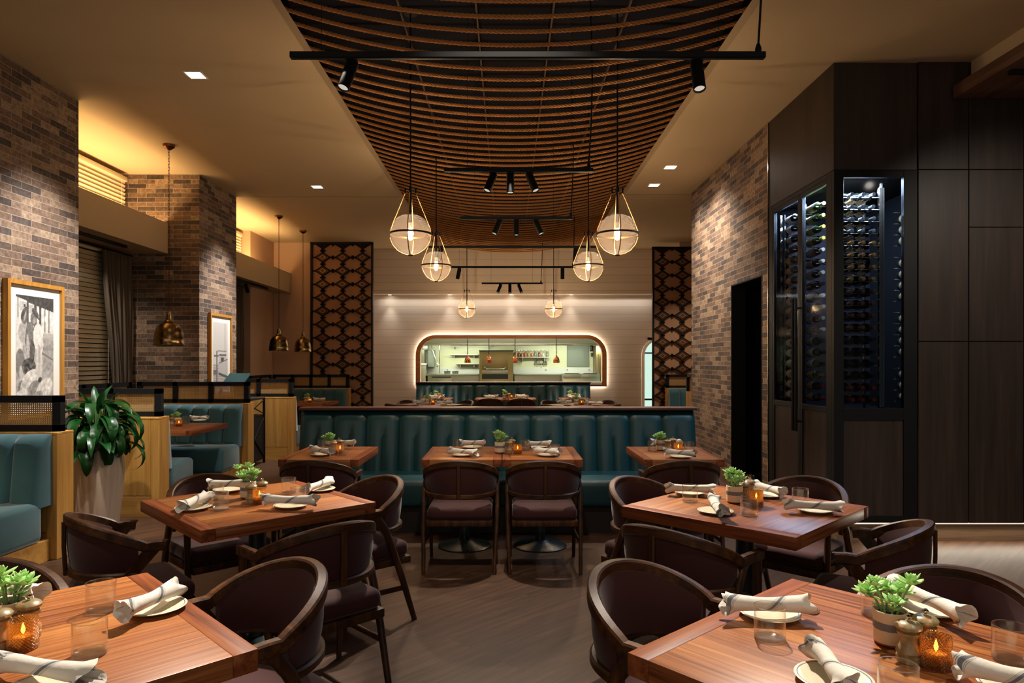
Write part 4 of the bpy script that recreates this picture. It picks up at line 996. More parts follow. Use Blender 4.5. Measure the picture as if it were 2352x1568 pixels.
# ------------------------------------------------------------------ framed photographs
def print_men(u, v):            # u across, v up, both 0..1: market men with hats, sacks and a shed roof
    def el(cx, cy, a, b, r=0):
        c, s = math.cos(r), math.sin(r); x, y = u - cx, v - cy; return ((x * c + y * s) / a) ** 2 + ((-x * s + y * c) / b) ** 2 < 1
    h = (mnoise.noise((u * 14, v * 26, 0)) + .6 * mnoise.noise((u * 34, v * 60, 3)) + .4 * mnoise.noise((u * 70, v * 120, 5))) * .10
    g = .66 + h
    if v > .66: g = .84 + h
    if .50 < v < .66: g = .70 - (.66 - v) * 1.0 + h
    if u > .6 and .3 < v < .5: g = .60 + h
    if .58 < u < .98 and abs(v - .47 + (u - .7) * .22) < .008: g = .42
    for x0, x1, y0, y1 in ((.08, .28, .86, .94), (.32, .48, .84, .92)):
        if x0 < u < x1 and y0 < v < y1: g = .72 + h
    if .2 < u < .24 and .89 < v < .92: g = .25
    if v > 1.0 - .10 * u - (.02 if u < .3 else .03): g = .24 + .5 * h
    for x, w in ((.05, .012), (.30, .022), (.50, .03), (.63, .024), (.76, .014), (.87, .009)):
        if abs(u - x) < w and v > .67: g = .28 + .6 * h
    if el(.775, .80, .022, .028): g = 1
    if el(.06, .62, .14, .17) or el(.05, .50, .1, .12): g = .80 + h                     # man seen from behind, pale shirt
    if el(.19, .66, .13, .10) or el(.27, .58, .07, .13, -.3): g = .66 + h
    if el(.36, .60, .13, .16): g = .44 + h                                            # grey waistcoat
    if el(.31, .52, .04, .12, .2): g = .70 + h
    if el(.42, .45, .075, .16): g = .34 + h
    if el(.57, .63, .13, .12, .2) or el(.60, .55, .11, .10): g = .86 + h               # white shirt, rolled sleeve
    if el(.66, .52, .035, .11, -.25): g = .80 + h
    if el(.58, .36, .12, .19): g = .74 + h + .06 * math.sin(u * 60)
    if el(.10, .38, .12, .13): g = .48 + h
    if el(.14, .26, .05, .10, .3): g = .74 + h
    if el(.21, .80, .085, .065): g = .40 + h                                           # faces and hats
    if el(.45, .79, .08, .062): g = .42 + h
    if el(.47, .775, .045, .03): g = .58 + h
    if el(.21, .835, .105, .045, .5): g = .30 + h
    if el(.23, .81, .055, .02, .9): g = .62
    if el(.50, .845, .10, .035, -.35): g = .36 + h
    if el(.52, .825, .12, .013, -.4): g = .26
    if el(.33, .34, .18, .085): g = .30 + 2.6 * h
    for cx, cy, a, b, c in ((.34, .235, .22, .07, .84), (.14, .15, .10, .07, .46), (.22, .17, .12, .06, .74), (.46, .13, .16, .08, .52), (.74, .13, .24, .095, .80), (.86, .17, .1, .05, .86), (.10, .06, .20, .07, .82), (.5, .05, .2, .05, .6), (.62, .22, .05, .025, .28)):
        if el(cx, cy, a, b, .25): g = c + 1.6 * h
    return g
def print_boat(u, v):
    h = mnoise.noise((u * 30, v * 60, 0)) * .03; g = .80 + h
    if v < .36: g = .66 + .08 * math.sin(v * 160 + u * 6) + h
    if abs(u - .80) < .012: g = .35
    hull = .34 + .10 * u
    if u > .36 and .16 + .1 * (1 - u) < v < hull: g = .72 + h
    if u > .36 and hull - .012 < v < hull + .004: g = .3
    if u > .36 and .13 + .1 * (1 - u) < v < .17 + .1 * (1 - u): g = .32
    if .42 < u < .88 and hull < v < .50: g = .70; 
    if .52 < u < .72 and .40 < v < .46: g = .3
    if .4 < u < .9 and .49 < v < .51: g = .3
    if abs(u - .24) < .03 and .05 < v < .56: g = .34 + h
    if .05 < u < .36 and .47 < v < .50: g = .4
    if .3 < u < .92 and .555 < v < .567: g = .36
    if u < .3 and .2 < v < .27: g = .4
    return g
def picture(lab, fn, x, y0, y1, z0, z1, mt):
    t = thing('framed_picture', lab, 'picture'); f = .036
    m = MB()
    for a, b, c, d in ((y0, y0 + f, z0, z1), (y1 - f, y1, z0, z1), (y0 + f, y1 - f, z0, z0 + f), (y0 + f, y1 - f, z1 - f, z1)): m.box(x, x + .045, a, b, c, d)
    m.build('frame', 'frame_gold', t, False); MB().box(x, x + .022, y0 + f, y1 - f, z0 + f, z1 - f).build('mount', 'mat', t, False)
    nu, nv = 90, 180; a, b, c, d = y0 + f + mt, y1 - f - mt, z0 + f + mt, z1 - f - mt
    m = MB().grid(lambda u, v: Vector((x + .0235, a + (b - a) * u, c + (d - c) * v)), nu, nv); o = m.build('print', 'print', t, False)
    at_ = o.data.color_attributes.new('print', 'FLOAT_COLOR', 'POINT')
    for i in range(nu):
        for j in range(nv):
            g = lin(min(1, max(0, fn(i / (nu - 1), j / (nv - 1)) * .86 + .04))); at_.data[i * nv + j].color = (g * 1.02, g * .96, g * .9, 1)
    return base(t, (x, (y0 + y1) / 2, z0))
picture('framed sepia photograph of market men in hats on the near brick pier', print_men, CL + .002, 5.55, 6.26, 1.02, 2.185, .085)
picture('framed pale photograph of a moored boat on the far brick pier', print_boat, CL + .002, 9.35, 10.08, 1.02, 2.178, .085)
# ------------------------------------------------------------------ table setting prototypes
def napkin(seed):
    rr = random.Random(seed); m = MB(); nu, nv = 34, 28; m.uv = []; L = .255
    ph = [rr.uniform(0, 6.28) for _ in range(6)]
    def fn(u, v):
        a = 2 * PI * v; e = abs(2 * u - 1); end = max(0, (e - .74) / .26)
        r = .0235 + .003 * math.sin(u * 7 + ph[0]) + .006 * end
        r *= 1 + .05 * math.sin(2 * a + ph[1]) + end * (.20 * math.sin(3 * a + ph[2] + (u > .5) * 2) + .12 * math.sin(5 * a + ph[3])) + .03 * math.sin(a + u * 9)
        x = (u - .5) * L + end * .014 * math.sin(2 * a + ph[4])
        y = r * math.cos(a) + .006 * math.sin(u * 5 + ph[5]); z = r * .86 * math.sin(a)
        return Vector((x, y, z))
    m.grid(fn, nu, nv + 1); m.uv = [(i / (nu - 1), j / nv) for i in range(nu) for j in range(nv + 1)]
    # folded inside of both ends: rings that shrink back into the roll
    for side in (0, nu - 1):
        ring = [Vector(m.v[side * (nv + 1) + j]) for j in range(nv + 1)]; c = sum(ring, Vector()) / len(ring); sx = 1 if side else -1; o = len(m.v)
        for q, (k, dx) in enumerate(((1, 0), (.82, -.004), (.62, -.030), (.0, -.04))):
            for j, p in enumerate(ring):
                m.v.append(tuple(c + (p - c) * (k * (1 + (.16 * math.sin(4 * j) if 0 < q < 3 else 0))) + Vector((sx * dx, 0, 0)))); m.uv.append((side / (nu - 1), j / nv))
        for q in range(3):
            for j in range(nv): m.f.append((o + q * (nv + 1) + j, o + q * (nv + 1) + j + 1, o + (q + 1) * (nv + 1) + j + 1, o + (q + 1) * (nv + 1) + j))
    lo = min(v[2] for v in m.v); m.v = [(v[0], v[1], v[2] - lo) for v in m.v]
    o = m.build('napkin', 'napkin', None, True, 75); return tag(o, 'x', 'napkin')
NAP = [napkin(s) for s in (3, 8, 21)]
pl = MB().lathe([(0, .0035), (.045, .0035), (.048, 0), (.052, 0), (.060, .006), (.084, .0125), (.0855, .0145), (.083, .0155), (.058, .0095), (.05, .0075), (0, .007)], 48).build('side_plate', 'plate', None, True, 50); tag(pl, 'x', 'plate')
gl = thing('water_glass', 'x', 'glass')
MB().lathe([(.0385, .007), (.0405, .010), (.0405, .0855), (.0388, .0855), (.0386, .012), (.036, .0095), (0, .009)], 32).build('wall', 'glass', gl, True, 40)
MB().lathe([(0, 0), (.036, 0), (.0395, .0025), (.0402, .009), (0, .0088)], 32).build('base', 'thick_glass', gl, True, 40)
MB().tube([(.0397 * math.cos(2 * PI * i / 32), .0397 * math.sin(2 * PI * i / 32), .0862) for i in range(32)], .0011, 6, closed=True).build('lip', 'thick_glass', gl)
def mill():
    t = thing('pepper_mill', 'x', 'pepper mill')
    MB().lathe([(0, 0), (.027, 0), (.028, .004), (.028, .014), (.025, .017), (.029, .024), (.027, .031), (.021, .04), (.018, .05), (.021, .062), (.026, .068), (.027, .072), (.02, .075), (0, .075)], 28).build('body', 'mill', t)
    MB().lathe([(0, .075), (.022, .075), (.024, .077), (.030, .082), (.031, .088), (.025, .095), (.012, .099), (0, .0995)], 28).build('head', 'mill', t)
    MB().lathe([(0, .099), (.004, .099), (.004, .103), (.0075, .107), (.008, .111), (.005, .115), (0, .1155)], 14).build('knob', 'silver', t); return t
ml = mill()
def candle():
    t = thing('candle_holder', 'x', 'candle')
    def hob(a, z): return 1 + .012 * math.sin(26 * a) * math.sin(z * 2 * PI / .0085)
    p = [(0, 0), (.032, 0)] + [(.0345, .003 + q * .00212) for q in range(35)]
    MB().lathe(p + [(.033, .078), (.031, .076), (.031, .008), (0, .006)], 104, f=hob).build('glass_cup', 'hobnail', t)
    MB().lathe([(0, .008), (.022, .008), (.022, .034), (0, .034)], 20).build('wax', 'wax', t)
    MB().lathe([(0, .037), (.0045, .044), (.005, .05), (.003, .059), (0, .068)], 10).build('flame', 'flame', t); return t
cd = candle()
def succulent(seed, spread, h, nst):
    t = thing('succulent_pot', 'x', 'plant'); rr = random.Random(seed)
    MB().lathe([(0, 0), (.034, 0), (.039, .004), (.0415, .02), (.0415, .088), (.040, .0895), (.0385, .088), (.0385, .074), (0, .074)], 32).build('pot', 'pot', t)
    MB().lathe([(0, .078), (.0384, .076), (.0384, .072)], 18).build('soil', 'soil', t)
    lv, st = MB(), MB()
    def lf(p, d, L, w):
        d = d.normalized(); s = d.cross(Vector((0, 0, 1))); s = s.normalized() if s.length > .05 else Vector((1, 0, 0)); u = s.cross(d)
        vs = []; n = 6
        for i in range(n + 1):
            q = i / n; ww = w * (.30 + .95 * math.sin(PI * min(1, q * .92 + .06)) ** .9) * (1 if q < .99 else .3); c = p + d * (L * q) + u * (.16 * L * (q * q))
            for k in range(6):
                a = 2 * PI * k / 6; vs.append(c + s * (ww * math.cos(a)) + u * (ww * .42 * math.sin(a)))
        lv.add(vs, [(i * 6 + k, i * 6 + (k + 1) % 6, (i + 1) * 6 + (k + 1) % 6, (i + 1) * 6 + k) for i in range(n) for k in range(6)] + [tuple(range(5, -1, -1)), tuple(range(n * 6, n * 6 + 6))])
    def ros(c, up, R_, n1):
        for ring, (cnt, el, k) in enumerate(((n1, .15, 1), (n1 - 1, .65, .8), (4, 1.1, .55))):
            for i in range(cnt):
                a = 2 * PI * (i + .5 * ring) / cnt + rr.uniform(-.2, .2); e = el + rr.uniform(-.12, .12)
                lf(c + up * (.003 * ring), Vector((math.cos(a) * math.cos(e), math.sin(a) * math.cos(e), math.sin(e))) + up * .15, R_ * k * rr.uniform(.85, 1.15), .0062 * (1.15 - .12 * ring))
    for i in range(nst):
        a = 2 * PI * i / nst + rr.uniform(-.4, .4); r = spread * rr.uniform(.35, 1); hh = h * rr.uniform(.35, 1)
        b = Vector((.018 * math.cos(a), .018 * math.sin(a), .076)); e = Vector((r * math.cos(a), r * math.sin(a), .08 + hh)); mid = (b + e) / 2 + Vector((0, 0, .012))
        st.tube([b, mid, e], .0028, 6); ros(e, (e - mid).normalized(), .037 * rr.uniform(.8, 1.1), 6)
        for _ in range(3): q = b.lerp(e, rr.uniform(.35, .85)); a2 = rr.uniform(0, 6.28); lf(q, Vector((math.cos(a2), math.sin(a2), .3)), .026, .006)
    st.build('stem', 'stem', t); lv.build('leaves', 'succulent', t, True, 80); return t
SU = [succulent(4, .062, .095, 7), succulent(9, .055, .08, 7), succulent(15, .042, .055, 8)]
ZT = .76
NI = [0]
def settings(key, tname, plates, glasses, centre, dy=0, dx=0, dup=0):
    """PLATES: (seat words, plate px, napkin ends px); GLASSES: (words, px); CENTRE: pots, mills, candle px"""
    sh = Vector((dx, dy, 0))
    for seat, p, n0, n1 in plates:
        zp = ZT + .0012
        if p:
            P = on(p[0], p[1], ZT) + sh; place(pl, 'cream side plate on the %s of %s' % (seat, tname), (P.x, P.y, zp), 0, 'side plates')
        if n0:
            a, b = on(n0[0], n0[1], ZT + .03) + sh, on(n1[0], n1[1], ZT + .03) + sh; d = b - a; c = (a + b) / 2
            k = min(1.08, max(.8, d.length / .255)); NI[0] += 1
            hz = ZT + .0135
            if p and (c - P).length > .05: c = P + (c - P).normalized() * .05
            place(NAP[NI[0] % 3], 'rolled striped napkin on the %s of %s' % (seat, tname), (c.x, c.y, hz), math.atan2(d.y, d.x), 'rolled napkins', scale=(k, 1, 1))
    for seat, p in glasses:
        P = on(p[0], p[1], ZT) + sh; place(gl, 'water glass on the %s of %s' % (seat, tname), (P.x, P.y, ZT + .0012), 0, 'water glasses')
    if centre:
        su, pot, mills, can = centre
        if pot: P = on(*pot, ZT) + sh; place(SU[su], 'potted succulent on %s' % tname, (P.x, P.y, ZT + .0012), su + dup * 1.3, 'potted succulents')
        for i, q in enumerate(mills):
            P = on(*q, ZT) + sh; place(ml, 'wooden pepper mill on %s, %s' % (tname, ('one closer to the edge', 'one tucked behind')[i]), (P.x, P.y, ZT + .0012), i, 'pepper mills')
        if can: P = on(*can, ZT) + sh; place(cd, 'lit amber candle glass on %s' % tname, (P.x, P.y, ZT + .0012), 0, 'candle glasses')
S = {}
S['FL'] = ([('aisle edge', (358, 1402), (285, 1418), (405, 1360)), ('booth edge', (30, 1385), (-20, 1362), (95, 1378)), ('camera edge', (100, 1592), (-40, 1530), (243, 1560))],
           [('aisle edge', (232, 1404)), ('middle', (206, 1503))], (0, (18, 1455), [(-2, 1488), (67, 1463)], (53, 1490)))
S['FR'] = ([('aisle edge', (1768, 1416), (1665, 1400), (1862, 1402)), ('panelled wall edge', (2125, 1405), (2062, 1372), (2228, 1448)), ('camera edge', (1915, 1568), (1872, 1502), (1950, 1580)), ('far outer edge', (2345, 1590), (2232, 1552), (2420, 1590))],
           [('aisle edge', (1768, 1466)), ('panelled wall edge', (2012, 1412)), ('camera edge', (2063, 1618)), ('far outer edge', (2322, 1518))], (0, (2045, 1478), [(2087, 1518), (2125, 1503)], (2150, 1532)))
S['TL'] = ([('planter edge', (525, 1128), (478, 1126), (560, 1124)), ('banquette edge', (735, 1127), (690, 1137), (745, 1116)), ('aisle edge', (668, 1165), (602, 1158), (724, 1160)), ('booth edge', (443, 1170), (415, 1177), (478, 1150))],
           [('planter edge', (496, 1146)), ('booth edge', (506, 1170)), ('banquette edge', (663, 1133)), ('aisle edge', (684, 1158))], (0, (570, 1143), [(577, 1155), (602, 1147)], (596, 1156)))
S['TR'] = ([('banquette edge', (1585, 1135), (1530, 1133), (1640, 1136)), ('aisle edge', (1643, 1178), (1634, 1152), (1663, 1186)), ('cabinet edge', (1762, 1140), (1745, 1130), (1806, 1146)), ('panelled wall edge', (1872, 1176), (1798, 1168), (1928, 1174))],
           [('banquette edge', (1585, 1152)), ('aisle edge', (1721, 1184)), ('cabinet edge', (1716, 1127)), ('panelled wall edge', (1838, 1160))], (1, (1687, 1154), [(1709, 1150), (1722, 1143)], (1737, 1161)))
S['L2'] = ([('chair side', (738, 1046), (716, 1038), (764, 1046)), ('bench side', None, (770, 1022), (803, 1022))], [('bench side', (742, 1034)), ('chair side', (787, 1046))], (2, (759, 1036), [(766, 1041), (779, 1037)], (781, 1042)))
S['C'] = ([('chair side, planter end', (1062, 1047), (1036, 1043), (1100, 1048)), ('chair side, cabinet end', (1258, 1047), (1218, 1043), (1280, 1048)), ('bench side, planter end', (1085, 1029), (1061, 1028), (1110, 1028)), ('bench side, cabinet end', (1238, 1028), (1205, 1028), (1258, 1027))],
          [('bench side, planter end', (1050, 1033)), ('chair side, planter end', (1099, 1048)), ('bench side, cabinet end', (1206, 1034)), ('chair side, cabinet end', (1274, 1047))], (1, (1148, 1040), [(1169, 1041), (1176, 1036)], (1189, 1042)))
S['R2'] = ([('chair side', (1562, 1051), (1526, 1045), (1597, 1050)), ('bench side', (1530, 1028), (1497, 1021), (1564, 1021))], [('bench side', (1499, 1037)), ('chair side', (1583, 1039))], (2, (1518, 1034), [(1534, 1037), (1546, 1033.5)], (1558, 1039)))
SN = {'FL': 'the planter side cut off table', 'FR': 'the cabinet side cut off table', 'TL': 'the table beside the planter', 'TR': 'the table before the wine cabinet', 'L2': 'the booth end banquette table', 'C': 'the twin mid banquette tables', 'R2': 'the table by the brick wall'}
SB = {'TL': 'the lattice side far square table', 'TR': 'the brick side far square table', 'L2': 'the lattice end kitchen window table', 'C': 'the twin kitchen window tables', 'R2': 'the arched door end kitchen window table'}
for k in ('FL', 'FR', 'TL', 'TR', 'L2', 'C', 'R2'): settings(k, SN[k], *S[k])
for q, k in enumerate(('TL', 'TR', 'L2', 'C', 'R2')): settings(k, SB[k], *S[k], dy=OFF, dup=q + 1)
settings('B2', 'the near pendant booth table', [('bench end', (458, 967), (446, 966), (472, 966))], [('middle', (428, 972))], (2, (408, 976), [(394, 978), (400, 975)], (411, 979)))
settings('B3', 'the far pendant booth table', [('lattice end', (733, 922), (722, 922), (743, 922))], [('oak partition end', (682, 925))], (2, (707, 922), [(700, 924)], (712, 924)))
# ------------------------------------------------------------------ wine cabinet
CX0, CX1, CY0, CY1 = BR, 3.415, PF, 7.12
t = thing('wine_cabinet', 'tall black framed glass wine cabinet built into the smoked oak wall', 'wine cabinet')
ZB, ZG, ZT2, ZF = .16, 1.115, 3.04, 3.10
m = MB(); fr = .028
MB().box(CX0 + .002, CX1, CY0 + .01, CY1 - .02, ZF + .005, CZ - .005).build('upper_panel', 'panel', t, False)
MB().box(CX0 + .05, CX1, CY0 + .05, CY1 - .02, 0, ZB - .012).build('toe_kick', 'toekick', t, False)
# front face (towards the camera): frame around glass and lower panel
fx0 = at(1938, PF); fx1 = at(2076, PF)
for a, b, c, d in ((CX0, fx0, ZB, ZF), (fx1, CX1, ZB, ZF), (fx0, fx1, ZT2, ZF), (fx0, fx1, ZG - .10, ZG), (fx0, fx1, ZB, ZB + .06)): m.box(a, b, CY0, CY0 + .04, c, d, .002, 1)
for y0, y1, z0, z1 in ((CY0 + .04, CY0 + .10, ZB, ZF), (CY1 - .10, CY1 - .02, ZB, ZF), (CY0 + .1, CY1 - .1, ZT2 + .02, ZF)): m.box(CX0, CX0 + .04, y0, y1, z0, z1, .002, 1)
m.build('frame', 'bronze_black', t, False)
MB().box(fx0, fx1, CY0 + .012, CY0 + .03, ZB + .06, ZG - .10).build('lower_panel', 'panel', t, False)
MB().box(fx0, fx1, CY0 + .018, CY0 + .024, ZG, ZT2).build('glass_pane', 'pane', t, False)
ys = F * BR / (1837 - HX)
for y0, y1, hy, lb in ((CY0 + .10, ys - .002, ys - .035, 'camera'), (ys + .002, CY1 - .10, ys + .035, 'brick')):
    d = MB(); b = .045; x0, x1 = CX0 + .002, CX0 + .035
    for a, c, e, f_ in ((y0, y0 + b, ZB, ZT2 + .02), (y1 - b, y1, ZB, ZT2 + .02), (y0 + b, y1 - b, ZT2 - .02, ZT2 + .02), (y0 + b, y1 - b, ZG - .05, ZG)): d.box(x0, x1, a, c, e, f_, .002, 1)
    o = d.build('door', 'bronze_black', t, False)
    MB().box(x0 + .01, x1, y0 + b, y1 - b, ZB, ZG - .05).build('door_panel', 'panel', o, False)
    MB().box(x0 + .012, x0 + .018, y0 + b, y1 - b, ZG, ZT2 - .02).build('door_glass', 'pane', o, False)
    h = MB().tube([(CX0 - .05, hy, .86), (CX0 - .05, hy, 2.08)], .014, 12)
    for z in (.95, 2.0): h.tube([(CX0 - .05, hy, z), (CX0 + .004, hy, z)], .009, 8)
    h.build('door_handle', 'black', o)
m = MB().box(CX0 + .045, 3.74, CY0 + .18, CY1 - .03, ZG - .10, ZG - .06).box(CX0 + .045, CX1, CY0 + .045, CY0 + .18, ZG - .10, ZG - .06).box(3.72, 3.74, CY0 + .18, CY1 - .03, ZG - .1, ZF).box(CX0 + .045, 3.74, CY1 - .05, CY1 - .03, ZG - .1, ZF).box(CX0 + .045, CX1, CY0 + .045, CY0 + .18, ZF - .02, ZF).box(CX0 + .045, 3.74, CY0 + .18, CY1 - .03, ZF - .02, ZF)
m.build('lining', 'cabinet_black', t, False)
MB().box(CX0 + .06, CX0 + .075, CY0 + .12, CY1 - .12, ZF - .032, ZF - .022).box(fx0 + .01, fx1 - .02, CY0 + .055, CY0 + .07, ZF - .034, ZF - .022).build('light_strip', 'led_cool', t, False)
area('cabinet_glow', ((fx0 + fx1) / 2, CY0 + .16, ZF - .04), (math.radians(12), 0, 0), .5, .06, 24, (.72, .84, 1))
area('cabinet_glow', (CX0 + .14, 6.4, ZF - .04), (0, math.radians(-10), 0), .06, 1.0, 42, (.72, .84, 1))
# rack posts and rods
XF = [2.928, 3.022, 3.114]; NR = 18; ZR0, PZ = 2.925, (2.925 - 1.178) / 17
rows = [ZR0 - i * PZ for i in range(NR)]
m = MB()
for x in (3.165, 3.18, 3.195): m.box(x - .006, x + .006, 5.80, 5.83, ZG - .06, 2.98 if x != 3.18 else 3.02)
for x in (3.165,): m.box(x - .006, x + .006, 6.05, 6.07, ZG - .06, 2.98)
for x, y in ((2.795, 6.40), (2.795, 6.88), (2.872, 5.845), (2.872, 6.05)): m.box(x - .003, x + .003, y - .003, y + .003, ZG - .06, 2.98)
for y in (6.515, 6.985): m.box(2.78, 2.80, y - .03, y + .03, ZG - .06, 2.99)
m.build('rack_post', 'silver', t, False)
m = MB()
for z in rows:
    for y, x0, x1, dz in ((5.845, 2.868, 3.165, -.0185), (6.05, 2.868, 3.165, -.042), (6.19, 2.795, 2.885, -.0185), (6.40, 2.795, 2.885, -.042), (6.67, 2.795, 2.885, -.0185), (6.88, 2.795, 2.885, -.042)):
        m.tube([(x0, y, z + dz), (x1, y, z + dz)], .0025, 5)
    m.tube([(3.58, 6.12, z - .0185), (3.715, 6.12, z - .0185)], .0025, 5).tube([(3.58, 6.33, z - .042), (3.715, 6.33, z - .042)], .0025, 5)
m.build('rack_rod', 'silver', t)
base(t, (3.06, 6.4, 0))
def bottle(glass, lab, cap):
    t = thing('wine_bottle', 'x', 'wine bottle'); rot = Matrix.Rotation(PI / 2, 3, 'X')     # neck points to -y, origin at the capsule end
    P = [(0, .30), (.030, .298), (.0375, .29), (.038, .12), (.036, .105), (.022, .082), (.0155, .07), (.0145, .02), (.0155, .0), (.0, .0)]
    MB().lathe([(r, -z) for r, z in reversed(P)], 20, rot=rot).build('glass_body', BOT[glass], t)
    if lab: MB().lathe([(.0383, -.255), (.0385, -.15)], 20, rot=rot).build('label', LAB[lab], t)
    if cap: MB().lathe([(.0156, -.062), (.0158, -.03), (.0162, -.012), (.0168, .001), (.0, .002)], 14, rot=rot).build('capsule', CAP[cap], t)
    return t
# lathe about z then turned: +z maps to -y, so profile heights were negated to send the body to +y
BP = {}
def get_bottle(*k):
    if k not in BP: BP[k] = bottle(*k)
    return BP[k]
def kindF(i):
    return ('black', 'tan', 'silver') if i < 4 else ('black', 'tan', 'gold') if i < 8 else ('black', None, 'bronze') if i < 12 else ('black', 'gold', 'dark') if i < 16 else ('black', 'cream', 'red')
def kindS(i):
    return ('green', 'yellow', 'yellow') if i < 4 else ('black', 'grey', 'white') if i < 7 else ('black', None, 'dark') if i == 7 else ('black', 'white', 'white') if i < 12 else ('black', 'white', 'dark') if i < 15 else ('black', 'gold', 'red')
def kindD(i):
    return ('black', 'white', 'silver') if i < 3 else ('black', None, 'dark') if i == 3 else ('black', 'gold', 'bronze') if i < 8 else ('black', 'tan', 'dark') if i < 12 else ('black', 'cream', 'red')
CAPW = {'silver': 'silver', 'gold': 'gold', 'bronze': 'bronze', 'dark': 'black', 'red': 'red', 'yellow': 'yellow', 'white': 'white'}
for i, z in enumerate(rows):
    for j, x in enumerate(XF):
        k = kindF(i); place(get_bottle(*k), 'wine bottle, %s capsule, front pane rack, %s row down, %s' % (CAPW[k[2]], ordinal(i + 1), ('corner post column', 'middle column', 'rack post column')[j]),
                            (x + RND.uniform(-.004, .004), 5.80 + RND.uniform(-.006, .006), z), 0, 'wine bottles behind the front pane')
    k = kindS(i); place(get_bottle(*k), 'wine bottle, %s capsule, behind the glass door nearer the corner, %s row down' % (CAPW[k[2]], ordinal(i + 1)), (2.84, 6.135 + RND.uniform(-.01, .01), z), 0, 'wine bottles behind the corner side door')
    k = kindD(i); place(get_bottle(*k), 'wine bottle, %s capsule, behind the glass door by the brick wall, %s row down' % (CAPW[k[2]], ordinal(i + 1)), (2.84, 6.62 + RND.uniform(-.01, .01), z), 0, 'wine bottles behind the brick side door')
    if i > 0 and i % 5 != 4:
        k = ('black', 'dim', 'dark'); place(get_bottle(*k), 'dim wine bottle on the inner side wall of the cabinet, %s row down' % ordinal(i + 1), (3.655, 6.06, z), 0, 'wine bottles on the inner side wall')
# ------------------------------------------------------------------ kitchen behind the pass window
KD = 18.6
def kx(px, D=KD): return at(px, D)
def kz(py, D=KD): return EYE + (HY - py) * D / F
struct('wall_kitchen', MB().box(-4, 4.6, KD + .004, KD + .1, 0, 3.2), 'tile', 'pale tiled back wall of the kitchen')
struct('wall_kitchen_sides', MB().box(-3.3, -3.2, 15.75, KD, 0, 3.2).box(4.5, 4.6, 15.75, KD, 0, 3.2), 'tile', 'pale side walls of the kitchen')
struct('ceiling_kitchen', MB().box(-4, 4.6, 15.68, KD + .1, 2.9, 3.0), 'tile', 'kitchen ceiling')
struct('floor_kitchen', MB().box(-4, 4.6, 15.7, KD + .1, -.1, -.001), 'kgrey', 'grey kitchen floor')
def one(name, lab, cat, parts, group=None, loc=None):
    t = thing(name, lab, cat, group=group)
    for nm, mb, mt in parts: mb.build(nm, mt, t, True, 40)
    bb = [v for _, mb, _ in parts for v in mb.v]; c = [(min(v[i] for v in bb) + max(v[i] for v in bb)) / 2 for i in range(3)]
    return base(t, loc or (c[0], c[1], min(v[2] for v in bb)))
D1 = 17.7
one('extractor_hood', 'stainless extractor hood across the top of the pass window', 'hood', [('hood', MB().box(-2.7, 3.0, 17.1, 18.25, kz(790, 17.1), 2.6, .01), 'steel'), ('lip', MB().box(-2.7, 3.0, 17.08, 17.12, kz(793, 17.1), kz(789, 17.1), .003), 'silver'), ('light_tube', MB().box(-2.3, -.9, 17.4, 17.46, kz(790, 17.1) - .012, kz(790, 17.1) - .002).box(.4, 2.6, 17.4, 17.46, kz(790, 17.1) - .012, kz(790, 17.1) - .002), 'kitchen_tube')])
hz = kz(806, 17.6); z0 = kz(882, 17.6)
def ox(p): return at(p, 17.6)
one('pizza_oven', 'bronzed steel deck oven in the middle of the kitchen', 'oven', [
    ('body', MB().box(ox(1101), ox(1179), 17.6, KD - .02, .02, hz, .006), 'steel_warm'), ('top_edge', MB().box(ox(1100), ox(1180), 17.585, 17.62, hz, hz + .02), 'kdark'),
    ('door', MB().box(ox(1107), ox(1167), 17.57, 17.6, kz(849, 17.6), kz(818, 17.6), .004), 'steel_warm'),
    ('fascia', MB().box(ox(1107), ox(1167), 17.575, 17.6, kz(858, 17.6), kz(850, 17.6), .003), 'steel'),
    ('handle', MB().tube([(ox(1114), 17.57, kz(843, 17.6)), (ox(1117), 17.52, kz(847, 17.6)), (ox(1157), 17.52, kz(847, 17.6)), (ox(1160), 17.57, kz(843, 17.6))], .012, 8), 'silver'),
    ('open_slot', MB().box(ox(1107), ox(1167), 17.59, 17.602, kz(870, 17.6), kz(859, 17.6)), 'kdark')])
zc = kz(858)
one('kitchen_counter', 'steel kitchen counter on the lattice side of the oven', 'counter', [('worktop', MB().box(-2.15, ox(1100) - .02, 17.9, KD - .014, zc - .04, zc, .004), 'steel'), ('cabinet', MB().box(-2.1, ox(1100) - .02, 17.95, KD - .014, 0, zc - .04), 'steel'),
    ('drawer', MB().box(at(990, 17.95), at(1038, 17.95), 17.935, 17.95, .75, kz(866, 17.95), .004), 'steel'), ('drawer_pull', MB().box(at(992, 17.93), at(1036, 17.93), 17.925, 17.937, kz(867, 17.93), kz(865, 17.93)), 'kdark')])
one('kitchen_counter', 'steel kitchen counter on the brick wall side of the oven', 'counter', [('worktop', MB().box(ox(1180) + .02, 2.29, 17.9, KD - .014, zc - .04, zc, .004), 'steel'), ('cabinet', MB().box(ox(1180) + .02, 2.29, 17.95, KD - .014, 0, zc - .04), 'steel')])
one('backsplash', 'white tiled backsplash band on the lattice side of the oven', 'backsplash', [('tiles', MB().box(-2.15, ox(1100) - .02, KD - .012, KD, zc, kz(843)), 'ktile')])
one('backsplash', 'pale green lit backsplash band on the brick side of the oven', 'backsplash', [('tiles', MB().box(ox(1180), 2.45, KD - .012, KD, zc, kz(843)), 'ktile')])
